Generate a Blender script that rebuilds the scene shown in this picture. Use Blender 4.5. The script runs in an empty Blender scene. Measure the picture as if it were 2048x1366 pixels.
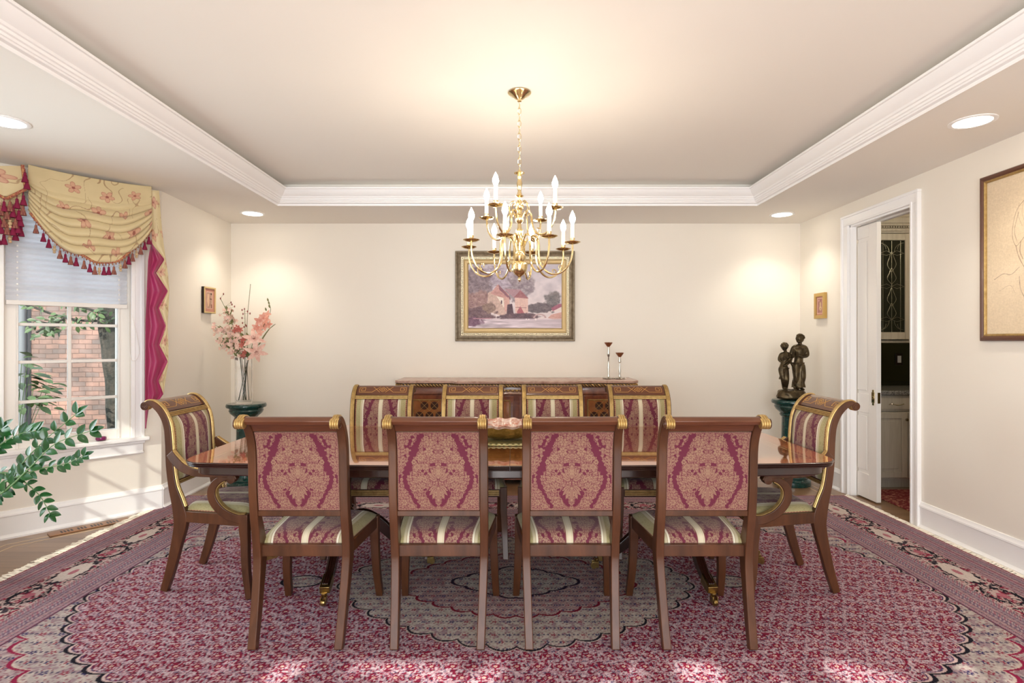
import bpy, math, random
import numpy as np
from mathutils import Vector, Matrix
R = math.radians
PI = math.pi
F = 1137.8            # focal length in pixels of the 2048 px frame
EYE = 1.35            # camera height

# ------------------------------------------------------------------ camera, world, light
scene = bpy.context.scene
col = scene.collection
cam_d = bpy.data.cameras.new('camera')
cam_d.sensor_width = 36.0
cam_d.lens = 20.0
cam_d.clip_start = 0.05
cam = bpy.data.objects.new('camera', cam_d)
cam.location = (0, 0, EYE)
cam.rotation_euler = (R(90), 0, 0)
col.objects.link(cam)
scene.camera = cam
scene.view_settings.view_transform = 'Standard'
scene.view_settings.look = 'None'
scene.view_settings.gamma = 1.0
scene.view_settings.exposure = 0.64
scene.view_settings.use_curve_mapping = False
scene.cycles.use_denoising = True
scene.cycles.max_bounces = 9
scene.cycles.diffuse_bounces = 5
scene.cycles.glossy_bounces = 4
scene.cycles.transmission_bounces = 8
scene.cycles.transparent_max_bounces = 8
scene.cycles.caustics_reflective = False
scene.cycles.caustics_refractive = False
scene.cycles.sample_clamp_indirect = 6.0
scene.cycles.use_adaptive_sampling = True
scene.cycles.adaptive_threshold = 0.02

CAN_POWER, CAN_COLOR = 19.0, (1.0, 0.92, 0.78)
BULB_GLOW = 86.0
WINDOW_POWER = 26.0
REAR_POWER = 100.0
DAY = (0.92, 0.96, 1.0)
SKY_STRENGTH = 2.2

world = bpy.data.worlds.new('world')
scene.world = world
world.use_nodes = True
bg = world.node_tree.nodes['Background']
bg.inputs[0].default_value = (0.80, 0.90, 1.0, 1)
bg.inputs[1].default_value = SKY_STRENGTH

def area(name, loc, rot, sx, sy, power, color):
    d = bpy.data.lights.new(name, 'AREA')
    d.shape = 'RECTANGLE'; d.size = sx; d.size_y = sy
    d.energy = power; d.color = color
    o = bpy.data.objects.new(name, d)
    o.location = loc; o.rotation_euler = rot
    col.objects.link(o)
    return o
# daylight standing outside the bay's centre window and the garden doors behind the camera
area('daylight_bay', (-3.85, 2.9, 1.55), (R(90), 0, R(-90)), 1.35, 1.7, WINDOW_POWER, DAY)
area('daylight_garden_doors', (0.1, -1.75, 1.3), (R(90), 0, 0), 3.2, 2.2, REAR_POWER, (0.97, 0.98, 1.0))
sun_d = bpy.data.lights.new('sun', 'SUN')
sun_d.energy = 7.0; sun_d.angle = R(0.6); sun_d.color = (1.0, 0.95, 0.86)
sun = bpy.data.objects.new('sun', sun_d)
sun.rotation_euler = (R(60), 0, R(-6))
col.objects.link(sun)

# ------------------------------------------------------------------ helpers
def lin(c):
    out = []
    for v in c[:3]:
        v = v / 255.0
        out.append(v / 12.92 if v <= 0.04045 else ((v + 0.055) / 1.055) ** 2.4)
    return tuple(out)
def lina(a):
    a = np.clip(np.asarray(a, dtype=np.float64) / 255.0, 0, 1)
    return np.where(a <= 0.04045, a / 12.92, ((a + 0.055) / 1.055) ** 2.4)

class MT:
    pass
def mat(name, rgb, rough=0.5, metal=0.0, spec=0.5, coat=0.0, coat_rough=0.05, emit=None, estr=0.0,
        noise=None, bump=None, trans=0.0, ior=1.45, sheen=0.0, attr=False, sss=0.0):
    m = bpy.data.materials.new(name)
    m.use_nodes = True
    nt = m.node_tree
    b = nt.nodes['Principled BSDF']
    b.inputs['Base Color'].default_value = (*lin(rgb), 1)
    b.inputs['Roughness'].default_value = rough
    b.inputs['Metallic'].default_value = metal
    b.inputs['Specular IOR Level'].default_value = spec
    b.inputs['Coat Weight'].default_value = coat
    b.inputs['Coat Roughness'].default_value = coat_rough
    b.inputs['Transmission Weight'].default_value = trans
    b.inputs['IOR'].default_value = ior
    b.inputs['Sheen Weight'].default_value = sheen
    if emit:
        b.inputs['Emission Color'].default_value = (*lin(emit), 1)
        b.inputs['Emission Strength'].default_value = estr
    tc = nt.nodes.new('ShaderNodeTexCoord')
    if attr:
        a = nt.nodes.new('ShaderNodeAttribute'); a.attribute_name = 'Col'
        nt.links.new(a.outputs['Color'], b.inputs['Base Color'])
    if noise:   # (rgb2, scale xyz, low, high, detail)
        rgb2, sc, lo, hi = noise[:4]
        mp = nt.nodes.new('ShaderNodeMapping'); mp.inputs['Scale'].default_value = sc
        n = nt.nodes.new('ShaderNodeTexNoise'); n.inputs['Scale'].default_value = 1.0
        n.inputs['Detail'].default_value = noise[4] if len(noise) > 4 else 6
        n.inputs['Roughness'].default_value = 0.6
        n.inputs['Distortion'].default_value = noise[5] if len(noise) > 5 else 0.4
        r = nt.nodes.new('ShaderNodeValToRGB')
        r.color_ramp.elements[0].position = lo; r.color_ramp.elements[1].position = hi
        r.color_ramp.elements[0].color = (*lin(rgb), 1); r.color_ramp.elements[1].color = (*lin(rgb2), 1)
        nt.links.new(tc.outputs['Object'], mp.inputs[0]); nt.links.new(mp.outputs[0], n.inputs['Vector'])
        nt.links.new(n.outputs['Fac'], r.inputs[0]); nt.links.new(r.outputs[0], b.inputs['Base Color'])
    if bump:    # (scale, strength, distance)
        n2 = nt.nodes.new('ShaderNodeTexNoise'); n2.inputs['Scale'].default_value = bump[0]
        n2.inputs['Detail'].default_value = 3
        bp = nt.nodes.new('ShaderNodeBump'); bp.inputs['Strength'].default_value = bump[1]
        bp.inputs['Distance'].default_value = bump[2]
        nt.links.new(tc.outputs['Object'], n2.inputs['Vector'])
        nt.links.new(n2.outputs['Fac'], bp.inputs['Height']); nt.links.new(bp.outputs[0], b.inputs['Normal'])
    return m

def sm(pts, n=6):
    """Catmull-Rom through the given tuples."""
    P = [np.array(p, float) for p in pts]
    P = [2 * P[0] - P[1]] + P + [2 * P[-1] - P[-2]]
    out = []
    for i in range(1, len(P) - 2):
        for k in range(n):
            t = k / n
            out.append(0.5 * ((2 * P[i]) + (-P[i-1] + P[i+1]) * t + (2*P[i-1] - 5*P[i] + 4*P[i+1] - P[i+2]) * t*t
                              + (-P[i-1] + 3*P[i] - 3*P[i+1] + P[i+2]) * t**3))
    out.append(P[-2])
    return out

class G:
    """Collects shapes that become ONE mesh."""
    def __init__(s):
        s.v = []; s.f = []; s.m = []; s.cols = []; s.has_col = False
    def add(s, vs, fs, mi=0, M=None):
        b = len(s.v)
        if M is not None:
            vs = [tuple(M @ Vector(v)) for v in vs]
        s.v += [tuple(map(float, v)) for v in vs]
        s.f += [tuple(b + i for i in f) for f in fs]
        s.m += [mi] * len(fs)
        return s
    def box(s, x0, x1, y0, y1, z0, z1, mi=0, M=None):
        vs = [(x, y, z) for z in (z0, z1) for y in (y0, y1) for x in (x0, x1)]
        return s.add(vs, [(0,2,3,1),(4,5,7,6),(0,1,5,4),(1,3,7,5),(3,2,6,7),(2,0,4,6)], mi, M)
    def rings(s, rings, mi=0, closed=True, cap=True, M=None, loop=False):
        n = len(rings[0]); vs = [p for r in rings for p in r]; fs = []
        k = len(rings)
        for i in range(k if loop else k - 1):
            a = i * n; b = ((i + 1) % k) * n
            for j in range(n if closed else n - 1):
                j2 = (j + 1) % n
                fs.append((a + j, a + j2, b + j2, b + j))
        if cap and closed and not loop:
            fs.append(tuple(range(n))[::-1]); fs.append(tuple((k - 1) * n + j for j in range(n)))
        return s.add(vs, fs, mi, M)
    def lathe(s, prof, c=(0,0,0), seg=24, axis='z', mi=0, M=None, sq=None):
        rg = []
        for r, h in prof:
            ring = []
            for k in range(seg):
                a = 2 * PI * k / seg
                p = (r * math.cos(a), r * math.sin(a), h)
                if axis == 'x': p = (h, r * math.cos(a), r * math.sin(a))
                if axis == 'y': p = (r * math.sin(a), h, r * math.cos(a))
                ring.append((p[0] + c[0], p[1] + c[1], p[2] + c[2]))
            rg.append(ring)
        return s.rings(rg, mi, M=M)
    def tube(s, pts, rad, seg=8, mi=0, closed=False, M=None, flat=1.0):
        P = [Vector([float(q) for q in p]) for p in pts]; n = len(P)
        if not hasattr(rad, '__len__'): rad = [rad] * n
        rg = []; up = None
        for i in range(n):
            if closed: t = P[(i + 1) % n] - P[i - 1]
            else: t = P[min(i + 1, n - 1)] - P[max(i - 1, 0)]
            if t.length < 1e-9: t = Vector((0, 0, 1))
            t.normalize()
            if up is None:
                up = Vector((0, 0, 1)) if abs(t.z) < 0.9 else Vector((1, 0, 0))
            u = (up - t * up.dot(t))
            if u.length < 1e-6: u = t.orthogonal()
            u.normalize(); w = t.cross(u); up = u
            rg.append([tuple(P[i] + (u * math.cos(2*PI*k/seg) * flat + w * math.sin(2*PI*k/seg)) * rad[i]) for k in range(seg)])
        return s.rings(rg, mi, cap=not closed, loop=closed, M=M)
    def ribbon(s, path, xt, mi=0, M=None, rnd=False):
        """path of (y, z, width, xcentre): a bar bent in the y-z plane, xt thick in x."""
        n = len(path); rg = []
        for i, p in enumerate(path):
            a = path[max(i - 1, 0)]; b = path[min(i + 1, n - 1)]
            ty, tz = b[0] - a[0], b[1] - a[1]; L = math.hypot(ty, tz) or 1
            ny, nz = tz / L, -ty / L
            w = p[2] / 2; x = p[3]
            t2 = (xt[i] if hasattr(xt, '__len__') else xt) / 2
            rg.append([(x - t2, p[0] - ny*w, p[1] - nz*w), (x + t2, p[0] - ny*w, p[1] - nz*w),
                       (x + t2, p[0] + ny*w, p[1] + nz*w), (x - t2, p[0] + ny*w, p[1] + nz*w)])
        return s.rings(rg, mi, M=M)
    def prism(s, poly, z0, z1, mi=0, M=None):
        return s.rings([[(x, y, z0) for x, y in poly], [(x, y, z1) for x, y in poly]], mi, M=M)
    def ball(s, c, r, seg=12, mi=0, sx=1, sy=1, sz=1, M=None):
        n = max(4, seg // 2); rg = []
        for i in range(n + 1):
            a = -PI/2 + PI * i / n
            rr = max(math.cos(a), 0.02) * r; h = math.sin(a) * r
            rg.append([(c[0] + rr*math.cos(2*PI*k/seg)*sx, c[1] + rr*math.sin(2*PI*k/seg)*sy, c[2] + h*sz) for k in range(seg)])
        return s.rings(rg, mi, M=M)
    def build(s, name, mats, parent=None, loc=None, rot=None, bevel=0.0, ang=35, sub=0, bseg=2):
        me = bpy.data.meshes.new(name)
        me.from_pydata(s.v, [], s.f)
        if not isinstance(mats, (list, tuple)): mats = [mats]
        for m in mats: me.materials.append(m)
        me.polygons.foreach_set('material_index', s.m)
        me.polygons.foreach_set('use_smooth', [True] * len(s.f))
        me.update()
        me.set_sharp_from_angle(angle=R(ang))
        return link(name, me, parent, loc, rot, bevel, sub, bseg)

def link(name, me, parent=None, loc=None, rot=None, bevel=0.0, sub=0, bseg=2):
    o = bpy.data.objects.new(name, me)
    col.objects.link(o)
    if parent is not None: o.parent = parent
    if loc is not None: o.location = loc
    if rot is not None: o.rotation_euler = rot
    if bevel:
        b = o.modifiers.new('bevel', 'BEVEL'); b.width = bevel; b.segments = bseg
        b.limit_method = 'ANGLE'; b.angle_limit = R(40)
    if sub:
        q = o.modifiers.new('sub', 'SUBSURF'); q.levels = sub; q.render_levels = sub
    return o

def grid_obj(name, P, C, m, parent=None, loc=None, thick=0.0, rot=None):
    """P (nv, nu, 3) points, C (nv, nu, 3) sRGB colours: a coloured surface, optionally with thickness."""
    nv, nu = P.shape[:2]
    me = bpy.data.meshes.new(name)
    V = P.reshape(-1, 3)
    idx = np.arange(nv * nu).reshape(nv, nu)
    q = np.stack([idx[:-1, :-1], idx[:-1, 1:], idx[1:, 1:], idx[1:, :-1]], -1).reshape(-1, 4)
    me.vertices.add(len(V)); me.vertices.foreach_set('co', V.astype(np.float32).ravel())
    me.loops.add(q.size); me.loops.foreach_set('vertex_index', q.ravel().astype(np.int32))
    me.polygons.add(len(q))
    me.polygons.foreach_set('loop_start', (np.arange(len(q)) * 4).astype(np.int32))
    me.polygons.foreach_set('loop_total', np.full(len(q), 4, np.int32))
    me.update(calc_edges=True)
    me.polygons.foreach_set('use_smooth', [True] * len(q))
    if C is not None:
        a = me.color_attributes.new('Col', 'FLOAT_COLOR', 'POINT')
        cc = np.ones((len(V), 4), np.float32); cc[:, :3] = lina(C.reshape(-1, 3))
        a.data.foreach_set('color', cc.ravel())
    me.materials.append(m)
    me.validate()
    o = link(name, me, parent, loc, rot)
    if thick:
        s = o.modifiers.new('thick', 'SOLIDIFY'); s.thickness = thick; s.offset = -1
    return o

def empty(name, loc=(0,0,0), rz=0.0, label=None, cat=None, group=None):
    o = bpy.data.objects.new(name, None)
    o.empty_display_size = 0.1
    o.location = loc; o.rotation_euler = (0, 0, rz)
    col.objects.link(o)
    return tag(o, label, cat, group)
def tag(o, label=None, cat=None, group=None, kind=None):
    if label: o['label'] = label
    if cat: o['category'] = cat
    if group: o['group'] = group
    if kind: o['kind'] = kind
    return o
def st(o, label=None):
    o['kind'] = 'structure'
    if label: o['label'] = label
    return o
def copy_tree(src, parent=None):
    c = src.copy(); col.objects.link(c)
    if parent is not None: c.parent = parent
    for ch in list(src.children): copy_tree(ch, c)
    return c

# ---- 2-D pattern helpers (numpy)
rng = np.random.RandomState(7)
def vnoise(x, y, seed=0):
    def h(i, j):
        n = (i * 374761393 + j * 668265263 + seed * 144665) & 0x7fffffff
        n = ((n ^ (n >> 13)) * 1274126177) & 0x7fffffff
        n = (n ^ (n >> 16)) & 0x7fffffff; n = (n * 73244475) & 0x7fffffff; n = ((n ^ (n >> 15)) * 668265295) & 0x7fffffff
        return ((n >> 12) & 0xffff) / 65535.0
    xi = np.floor(x).astype(np.int64); yi = np.floor(y).astype(np.int64)
    fx = x - xi; fy = y - yi
    fx = fx*fx*(3 - 2*fx); fy = fy*fy*(3 - 2*fy)
    return (h(xi, yi)*(1-fx) + h(xi+1, yi)*fx)*(1-fy) + (h(xi, yi+1)*(1-fx) + h(xi+1, yi+1)*fx)*fy
def fbm(x, y, o=4, seed=0):
    s = 0; a = 0.5; t = 0
    for k in range(o):
        s = s + a * vnoise(x * 2**k, y * 2**k, seed + k * 17); t += a; a *= 0.55
    return s / t
def worley(x, y, seed=0):
    xi = np.floor(x).astype(np.int64); yi = np.floor(y).astype(np.int64)
    d1 = np.full(x.shape, 9.0); d2 = np.full(x.shape, 9.0); ident = np.zeros(x.shape)
    for dx in (-1, 0, 1):
        for dy in (-1, 0, 1):
            i = xi + dx; j = yi + dy
            px = i + 0.15 + 0.7 * vnoise(i.astype(float), j.astype(float), seed)
            py = j + 0.15 + 0.7 * vnoise(i.astype(float), j.astype(float), seed + 5)
            d = np.hypot(px - x, py - y)
            near = d < d1
            d2 = np.where(near, d1, np.minimum(d2, d))
            ident = np.where(near, vnoise(i.astype(float), j.astype(float), seed + 9), ident)
            d1 = np.where(near, d, d1)
    return d1, d2, ident
def inpoly(x, y, poly):
    r = np.zeros(x.shape, bool); n = len(poly)
    for i in range(n):
        x1, y1 = poly[i]; x2, y2 = poly[(i + 1) % n]
        if y1 == y2: continue
        c = ((y1 > y) != (y2 > y)) & (x < (x2 - x1) * (y - y1) / (y2 - y1) + x1)
        r ^= c
    return r
def put(C, mask, rgb, a=1.0):
    mk = (mask.astype(float) * a)[..., None]
    return C * (1 - mk) + np.array(rgb, float) * mk

# pixel-to-place helpers, used only to measure where things stand
def gx(px, Y): return (px - 1024) * Y / F
def gz(py, Y): return EYE - (py - 683) * Y / F
def gfl(px, py):
    Y = F * EYE / (py - 683)
    return gx(px, Y), Y

# ------------------------------------------------------------------ materials
m_wall = mat('wall_paint', (240, 233, 221), 0.6, bump=(90, 0.05, 0.002))
m_ceil = mat('ceiling_paint', (241, 236, 228), 0.75)
m_trim = mat('white_trim_paint', (250, 249, 248), 0.35)
m_wood = mat('cherry_wood', (60, 34, 19), 0.38, spec=0.35, noise=((94, 56, 33), (14, 14, 2.2), 0.3, 0.75), coat=0.18, coat_rough=0.2)
m_crest = mat('crest_veneer', (78, 42, 25), 0.28, noise=((110, 65, 40), (3, 26, 26), 0.3, 0.75), coat=0.35, coat_rough=0.12)
m_dwood = mat('dark_mahogany', (30, 13, 9), 0.22, noise=((56, 26, 17), (4, 4, 9), 0.3, 0.75), coat=0.5, coat_rough=0.08)
m_gilt = mat('gilt', (198, 168, 110), 0.42, metal=0.75, noise=((158, 128, 78), (40, 40, 40), 0.35, 0.75))
m_dark = mat('dark_line', (38, 22, 14), 0.4)
m_inlay = mat('satinwood_inlay', (214, 166, 88), 0.35)
m_fab = mat('damask', (150, 60, 70), 0.75, attr=True, sheen=0.15, bump=(900, 0.12, 0.001))
m_rug = mat('rug_wool', (150, 60, 70), 0.95, attr=True, spec=0.1, bump=(500, 0.25, 0.003))
m_fringe = mat('cotton_fringe', (236, 228, 212), 0.95)
m_brass = mat('brass', (236, 218, 172), 0.16, metal=1.0, noise=((208, 184, 132), (18, 18, 18), 0.35, 0.8))
m_obrass = mat('aged_brass', (176, 150, 96), 0.3, metal=1.0, noise=((120, 98, 58), (30, 30, 30), 0.35, 0.8))
m_candle = mat('candle_sleeve', (246, 240, 226), 0.4, emit=(255, 236, 205), estr=0.35)
m_bulb = mat('lit_bulb', (255, 250, 240), 0.3, emit=(255, 240, 218), estr=BULB_GLOW)
m_lens = mat('lit_downlight', (255, 250, 240), 0.3, emit=(255, 244, 226), estr=9.0)
m_glass = mat('clear_glass', (255, 255, 255), 0.0, trans=1.0, ior=1.12)
def thin_glass():
    m = bpy.data.materials.new('window_glass'); m.use_nodes = True; nt = m.node_tree
    for n in list(nt.nodes):
        if n.type == 'BSDF_PRINCIPLED': nt.nodes.remove(n)
    t = nt.nodes.new('ShaderNodeBsdfTransparent'); t.inputs[0].default_value = (.95, .97, .96, 1)
    g = nt.nodes.new('ShaderNodeBsdfGlossy'); g.inputs['Roughness'].default_value = 0.0
    f = nt.nodes.new('ShaderNodeFresnel'); f.inputs['IOR'].default_value = 1.3
    mx = nt.nodes.new('ShaderNodeMixShader')
    nt.links.new(f.outputs[0], mx.inputs[0]); nt.links.new(t.outputs[0], mx.inputs[1]); nt.links.new(g.outputs[0], mx.inputs[2])
    nt.links.new(mx.outputs[0], nt.nodes['Material Output'].inputs[0])
    return m
m_pane = thin_glass()
m_silver = mat('silver', (196, 190, 180), 0.22, metal=1.0)
m_bronze = mat('dark_bronze', (96, 82, 58), 0.36, metal=0.75, noise=((52, 43, 31), (24, 24, 24), 0.35, 0.7))
m_green = mat('green_marble', (8, 52, 48), 0.18, noise=((70, 110, 96), (26, 26, 26), 0.52, 0.86, 10, 1.6), coat=0.4)
m_marble = mat('rose_marble', (196, 164, 148), 0.25, noise=((140, 100, 88), (9, 9, 9), 0.45, 0.8, 8, 1.5))
m_white = mat('white_lacquer', (240, 236, 230), 0.35)
# ------------------------------------------------------------------ the room
XL, XR, YB, YN = -2.896, 2.968, 5.863, -1.45
ZS, ZC = 2.566, 2.752          # soffit and tray ceiling heights
A = Vector((-2.835, 4.60)); D = Vector((-0.6638, -0.7479)); N = Vector((0.7479, -0.6638))
B = A + D * 1.03
B2 = Vector((B.x, 2.02)); A2 = Vector((A.x, 2.02 - (A.y - B.y)))

def floor_mat():
    m = bpy.data.materials.new('oak_floor'); m.use_nodes = True; nt = m.node_tree
    b = nt.nodes['Principled BSDF']; tc = nt.nodes.new('ShaderNodeTexCoord')
    br = nt.nodes.new('ShaderNodeTexBrick')
    br.inputs['Scale'].default_value = 1.0
    br.inputs['Brick Width'].default_value = 1.6; br.inputs['Row Height'].default_value = 0.083
    br.inputs['Mortar Size'].default_value = 0.0012; br.inputs['Mortar Smooth'].default_value = 0.3
    br.inputs['Color1'].default_value = (*lin((152, 118, 86)), 1)
    br.inputs['Color2'].default_value = (*lin((132, 100, 72)), 1)
    br.inputs['Mortar'].default_value = (*lin((92, 66, 46)), 1)
    mp = nt.nodes.new('ShaderNodeMapping'); mp.inputs['Scale'].default_value = (2.2, 26, 1)
    n = nt.nodes.new('ShaderNodeTexNoise'); n.inputs['Scale'].default_value = 1; n.inputs['Detail'].default_value = 7
    mx = nt.nodes.new('ShaderNodeMixRGB'); mx.blend_type = 'MULTIPLY'; mx.inputs[0].default_value = 0.55
    r = nt.nodes.new('ShaderNodeValToRGB')
    r.color_ramp.elements[0].position = 0.3; r.color_ramp.elements[0].color = (0.55, 0.5, 0.45, 1)
    r.color_ramp.elements[1].position = 0.7; r.color_ramp.elements[1].color = (1, 1, 1, 1)
    L = nt.links.new
    L(tc.outputs['Object'], br.inputs['Vector']); L(tc.outputs['Object'], mp.inputs[0]); L(mp.outputs[0], n.inputs['Vector'])
    L(n.outputs['Fac'], r.inputs[0]); L(br.outputs['Color'], mx.inputs[1]); L(r.outputs[0], mx.inputs[2])
    L(mx.outputs[0], b.inputs['Base Color'])
    b.inputs['Roughness'].default_value = 0.28
    b.inputs['Coat Weight'].default_value = 0.3
    return m
m_floor = floor_mat()
fl = G().prism([(5.0, -1.6), (5.0, 6.0), (-3.1, 6.0), (-3.1, 4.65), (B.x - .15, B.y + .1), (B.x - .15, 1.95), (-3.1, 1.0), (-3.1, -1.6)][::-1], -0.06, 0.0)
floor_o = st(fl.build('floor', m_floor), 'oak strip floor with pale inlaid lines')
# pale inlaid lines following the walls
il = G()
def strip(p, q, w=0.012):
    p = Vector(p); q = Vector(q); d = (q - p).normalized(); n_ = Vector((-d.y, d.x)) * w / 2
    il.rings([[(*(p + n_), 0.0), (*(p - n_), 0.0), (*(q - n_), 0.0), (*(q + n_), 0.0)],
              [(*(p + n_), 0.0008), (*(p - n_), 0.0008), (*(q - n_), 0.0008), (*(q + n_), 0.0008)]])
for off in (0.155, 0.225):
    a_ = A + N * off + Vector((0, 0)); b_ = B + N * off - D * (off * 0.41)
    strip(a_, b_); strip(b_, (B.x + off, 1.9))
    strip((XL + 0.02 + off, 5.863 - off), (A.x + off * 1.0, 4.6))
    strip((XL + off, YB - off), (XR - off, YB - off))
    strip((XR - off, YB - off), (XR - off, -1.3))
il.build('floor_inlay_line', mat('maple_inlay', (206, 178, 138), .3), floor_o)

def wall(name, p, q, z0, z1, openings=(), t=0.12, m=m_wall, label=None):
    """wall from p to q, room side on the left of p->q; openings (s0, s1, z0, z1)."""
    p = Vector(p); q = Vector(q); L = (q - p).length; d = (q - p) / L
    M = Matrix(((d.x, d.y, 0, p.x), (d.y, -d.x, 0, p.y), (0, 0, 1, 0), (0, 0, 0, 1)))
    g = G(); s = 0.0
    for (s0, s1, a, b) in sorted(openings):
        g.box(s, s0, 0, t, z0, z1, M=M)
        if a > z0: g.box(s0, s1, 0, t, z0, a, M=M)
        if b < z1: g.box(s0, s1, 0, t, b, z1, M=M)
        s = s1
    g.box(s, L, 0, t, z0, z1, M=M)
    return st(g.build(name, m), label), M
WZ = 2.60
wall('wall_back', (XR + .13, YB), (XL - .13, YB), 0, WZ, label='cream wall behind the sideboard')
wall('wall_left', (XL, YB + .0), (A.x, A.y), 0, WZ)
wall('wall_bay_rear', A, B, 0, WZ, [(0.208, 0.965, 0.60, 2.40)])
_, MC = wall('wall_bay_centre', B, B2, 0, WZ, [(0.25, 1.56, 0.60, 2.40)])
wall('wall_bay_front', B2, A2, 0, WZ, [(0.12, 0.90, 0.60, 2.40)])
wall('wall_left_front', A2, (A.x, YN), 0, WZ)
wall('wall_front', (A.x - .13, YN), (XR + .13, YN), 0, WZ, [(1.35, 4.65, 0.0, 2.3)])
DO = (4.211, 5.0)            # the doorway in the right wall
wall('wall_right', (XR, YN), (XR, YB), 0, WZ, [(DO[0] - YN, DO[1] - YN, 0.0, 2.368)], t=0.14)

# tray ceiling
TX0, TX1, TY0, TY1 = -2.097, 2.195, 0.75, 5.087
g = G()
g.box(XL - .1, TX0, -1.5, 5.9, ZS, ZS + .05); g.box(TX1, XR + .1, -1.5, 5.9, ZS, ZS + .05)
g.box(TX0, TX1, TY1, 5.9, ZS, ZS + .05); g.box(TX0, TX1, -1.5, TY0, ZS, ZS + .05)
g.prism([(XL - .1, A.y + .1), (B.x - .1, B.y + .05), (B.x - .1, 1.95), (XL - .1, A2.y - .1)], ZS, ZS + .05)
st(g.build('ceiling_soffit', m_ceil), 'lower border of the tray ceiling')
g = G(); g.box(TX0 - .1, TX1 + .1, TY0 - .1, TY1 + .1, ZC, ZC + .05)
for (a0, a1, b0, b1) in ((TX0 - .06, TX0, TY0 - .06, TY1 + .06), (TX1, TX1 + .06, TY0 - .06, TY1 + .06), (TX0, TX1, TY1, TY1 + .06), (TX0, TX1, TY0 - .06, TY0)):
    g.box(a0, a1, b0, b1, ZS + .05, ZC)
st(g.build('ceiling', m_ceil), 'raised tray ceiling around the chandelier')
g = G()
prof = [(0.0, ZS - .002), (0.004, ZS - .004), (0.008, ZS + .012), (0.026, ZS + .016), (0.030, ZS + .024), (0.036, ZS + .026), (0.040, ZS + .036),
        (0.048, ZS + .040), (0.052, ZS + .052), (0.060, ZS + .055), (0.066, ZS + .066), (0.082, ZS + .078), (0.096, ZS + .093), (0.107, ZS + .108),
        (0.114, ZS + .118), (0.124, ZS + .120), (0.126, ZS + .132), (0.110, ZS + .136), (0.0, ZS + .136)]
rg = []
for o_, z in prof:
    rg.append([(TX0 + o_, TY0 + o_, z), (TX1 - o_, TY0 + o_, z), (TX1 - o_, TY1 - o_, z), (TX0 + o_, TY1 - o_, z)])
g.rings(rg, cap=False)
st(g.build('trim_1', m_trim, ang=20), 'white crown moulding round the tray ceiling')

# baseboards
def base(name, p, q):
    p = Vector(p); q = Vector(q); d = (q - p).normalized(); n_ = Vector((-d.y, d.x))
    pr = [(0, 0), (.030, 0), (.030, .012), (.020, .022), (.016, .03), (.016, .150), (.022, .156), (.020, .166), (.012, .176), (.008, .190), (0, .192)]
    rg = [[(*(s + n_ * a), z) for a, z in pr] for s in (p, q)]
    st(G().rings(rg).build(name, m_trim, ang=25))
base('baseboard_back', (XR, YB), (XL, YB)); base('baseboard_left', (XL, YB), A); base('baseboard_bay_rear', A, B)
base('baseboard_bay_centre', B, B2); base('baseboard_bay_front', B2, A2); base('baseboard_left_front', A2, (A.x, YN))
base('baseboard_right', (XR, YN), (XR, DO[0] - .088)); base('baseboard_right_rear', (XR, DO[1] + .088), (XR, YB))

# recessed ceiling lights
def can(x, y, label, power=CAN_POWER):
    t = empty('recessed_light', (x, y, ZS), 0, label, 'ceiling light', 'recessed lights in the ceiling border')
    g = G(); g.rings([[(r * math.cos(2*PI*k/32), r * math.sin(2*PI*k/32), z) for k in range(32)] for r, z in
                      ((.112, 0), (.112, -.004), (.104, -.007), (.090, -.005), (.088, -.001))], cap=False)
    g.build('trim_ring', m_trim, t)
    g = G(); g.rings([[(.0895 * math.cos(2*PI*k/32), .0895 * math.sin(2*PI*k/32), z) for k in range(32)] for z in (-.0005, -.0035)])
    g.build('lens', m_lens, t)
    d = bpy.data.lights.new('downlight_lamp', 'SPOT'); d.energy = power; d.color = CAN_COLOR
    d.spot_size = R(118); d.spot_blend = 0.75; d.shadow_soft_size = 0.07
    o = bpy.data.objects.new('downlight_lamp', d); o.location = (0, 0, -0.02); o.parent = t; col.objects.link(o)
can(2.545, 3.144, 'round recessed ceiling light near the doorway to the pantry')
can(-2.80, 3.144, 'round recessed ceiling light above the bay window curtain')
can(-2.465, 5.405, 'small recessed ceiling light in the corner above the flower vase')
can(2.585, 5.447, 'small recessed ceiling light in the corner above the bronze statue')
for x in (-2.465, 2.585):  # extra cans out of view, added to light the near half of the room
    can(x, 0.85, 'unseen recessed ceiling light added to brighten the near side')

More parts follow.
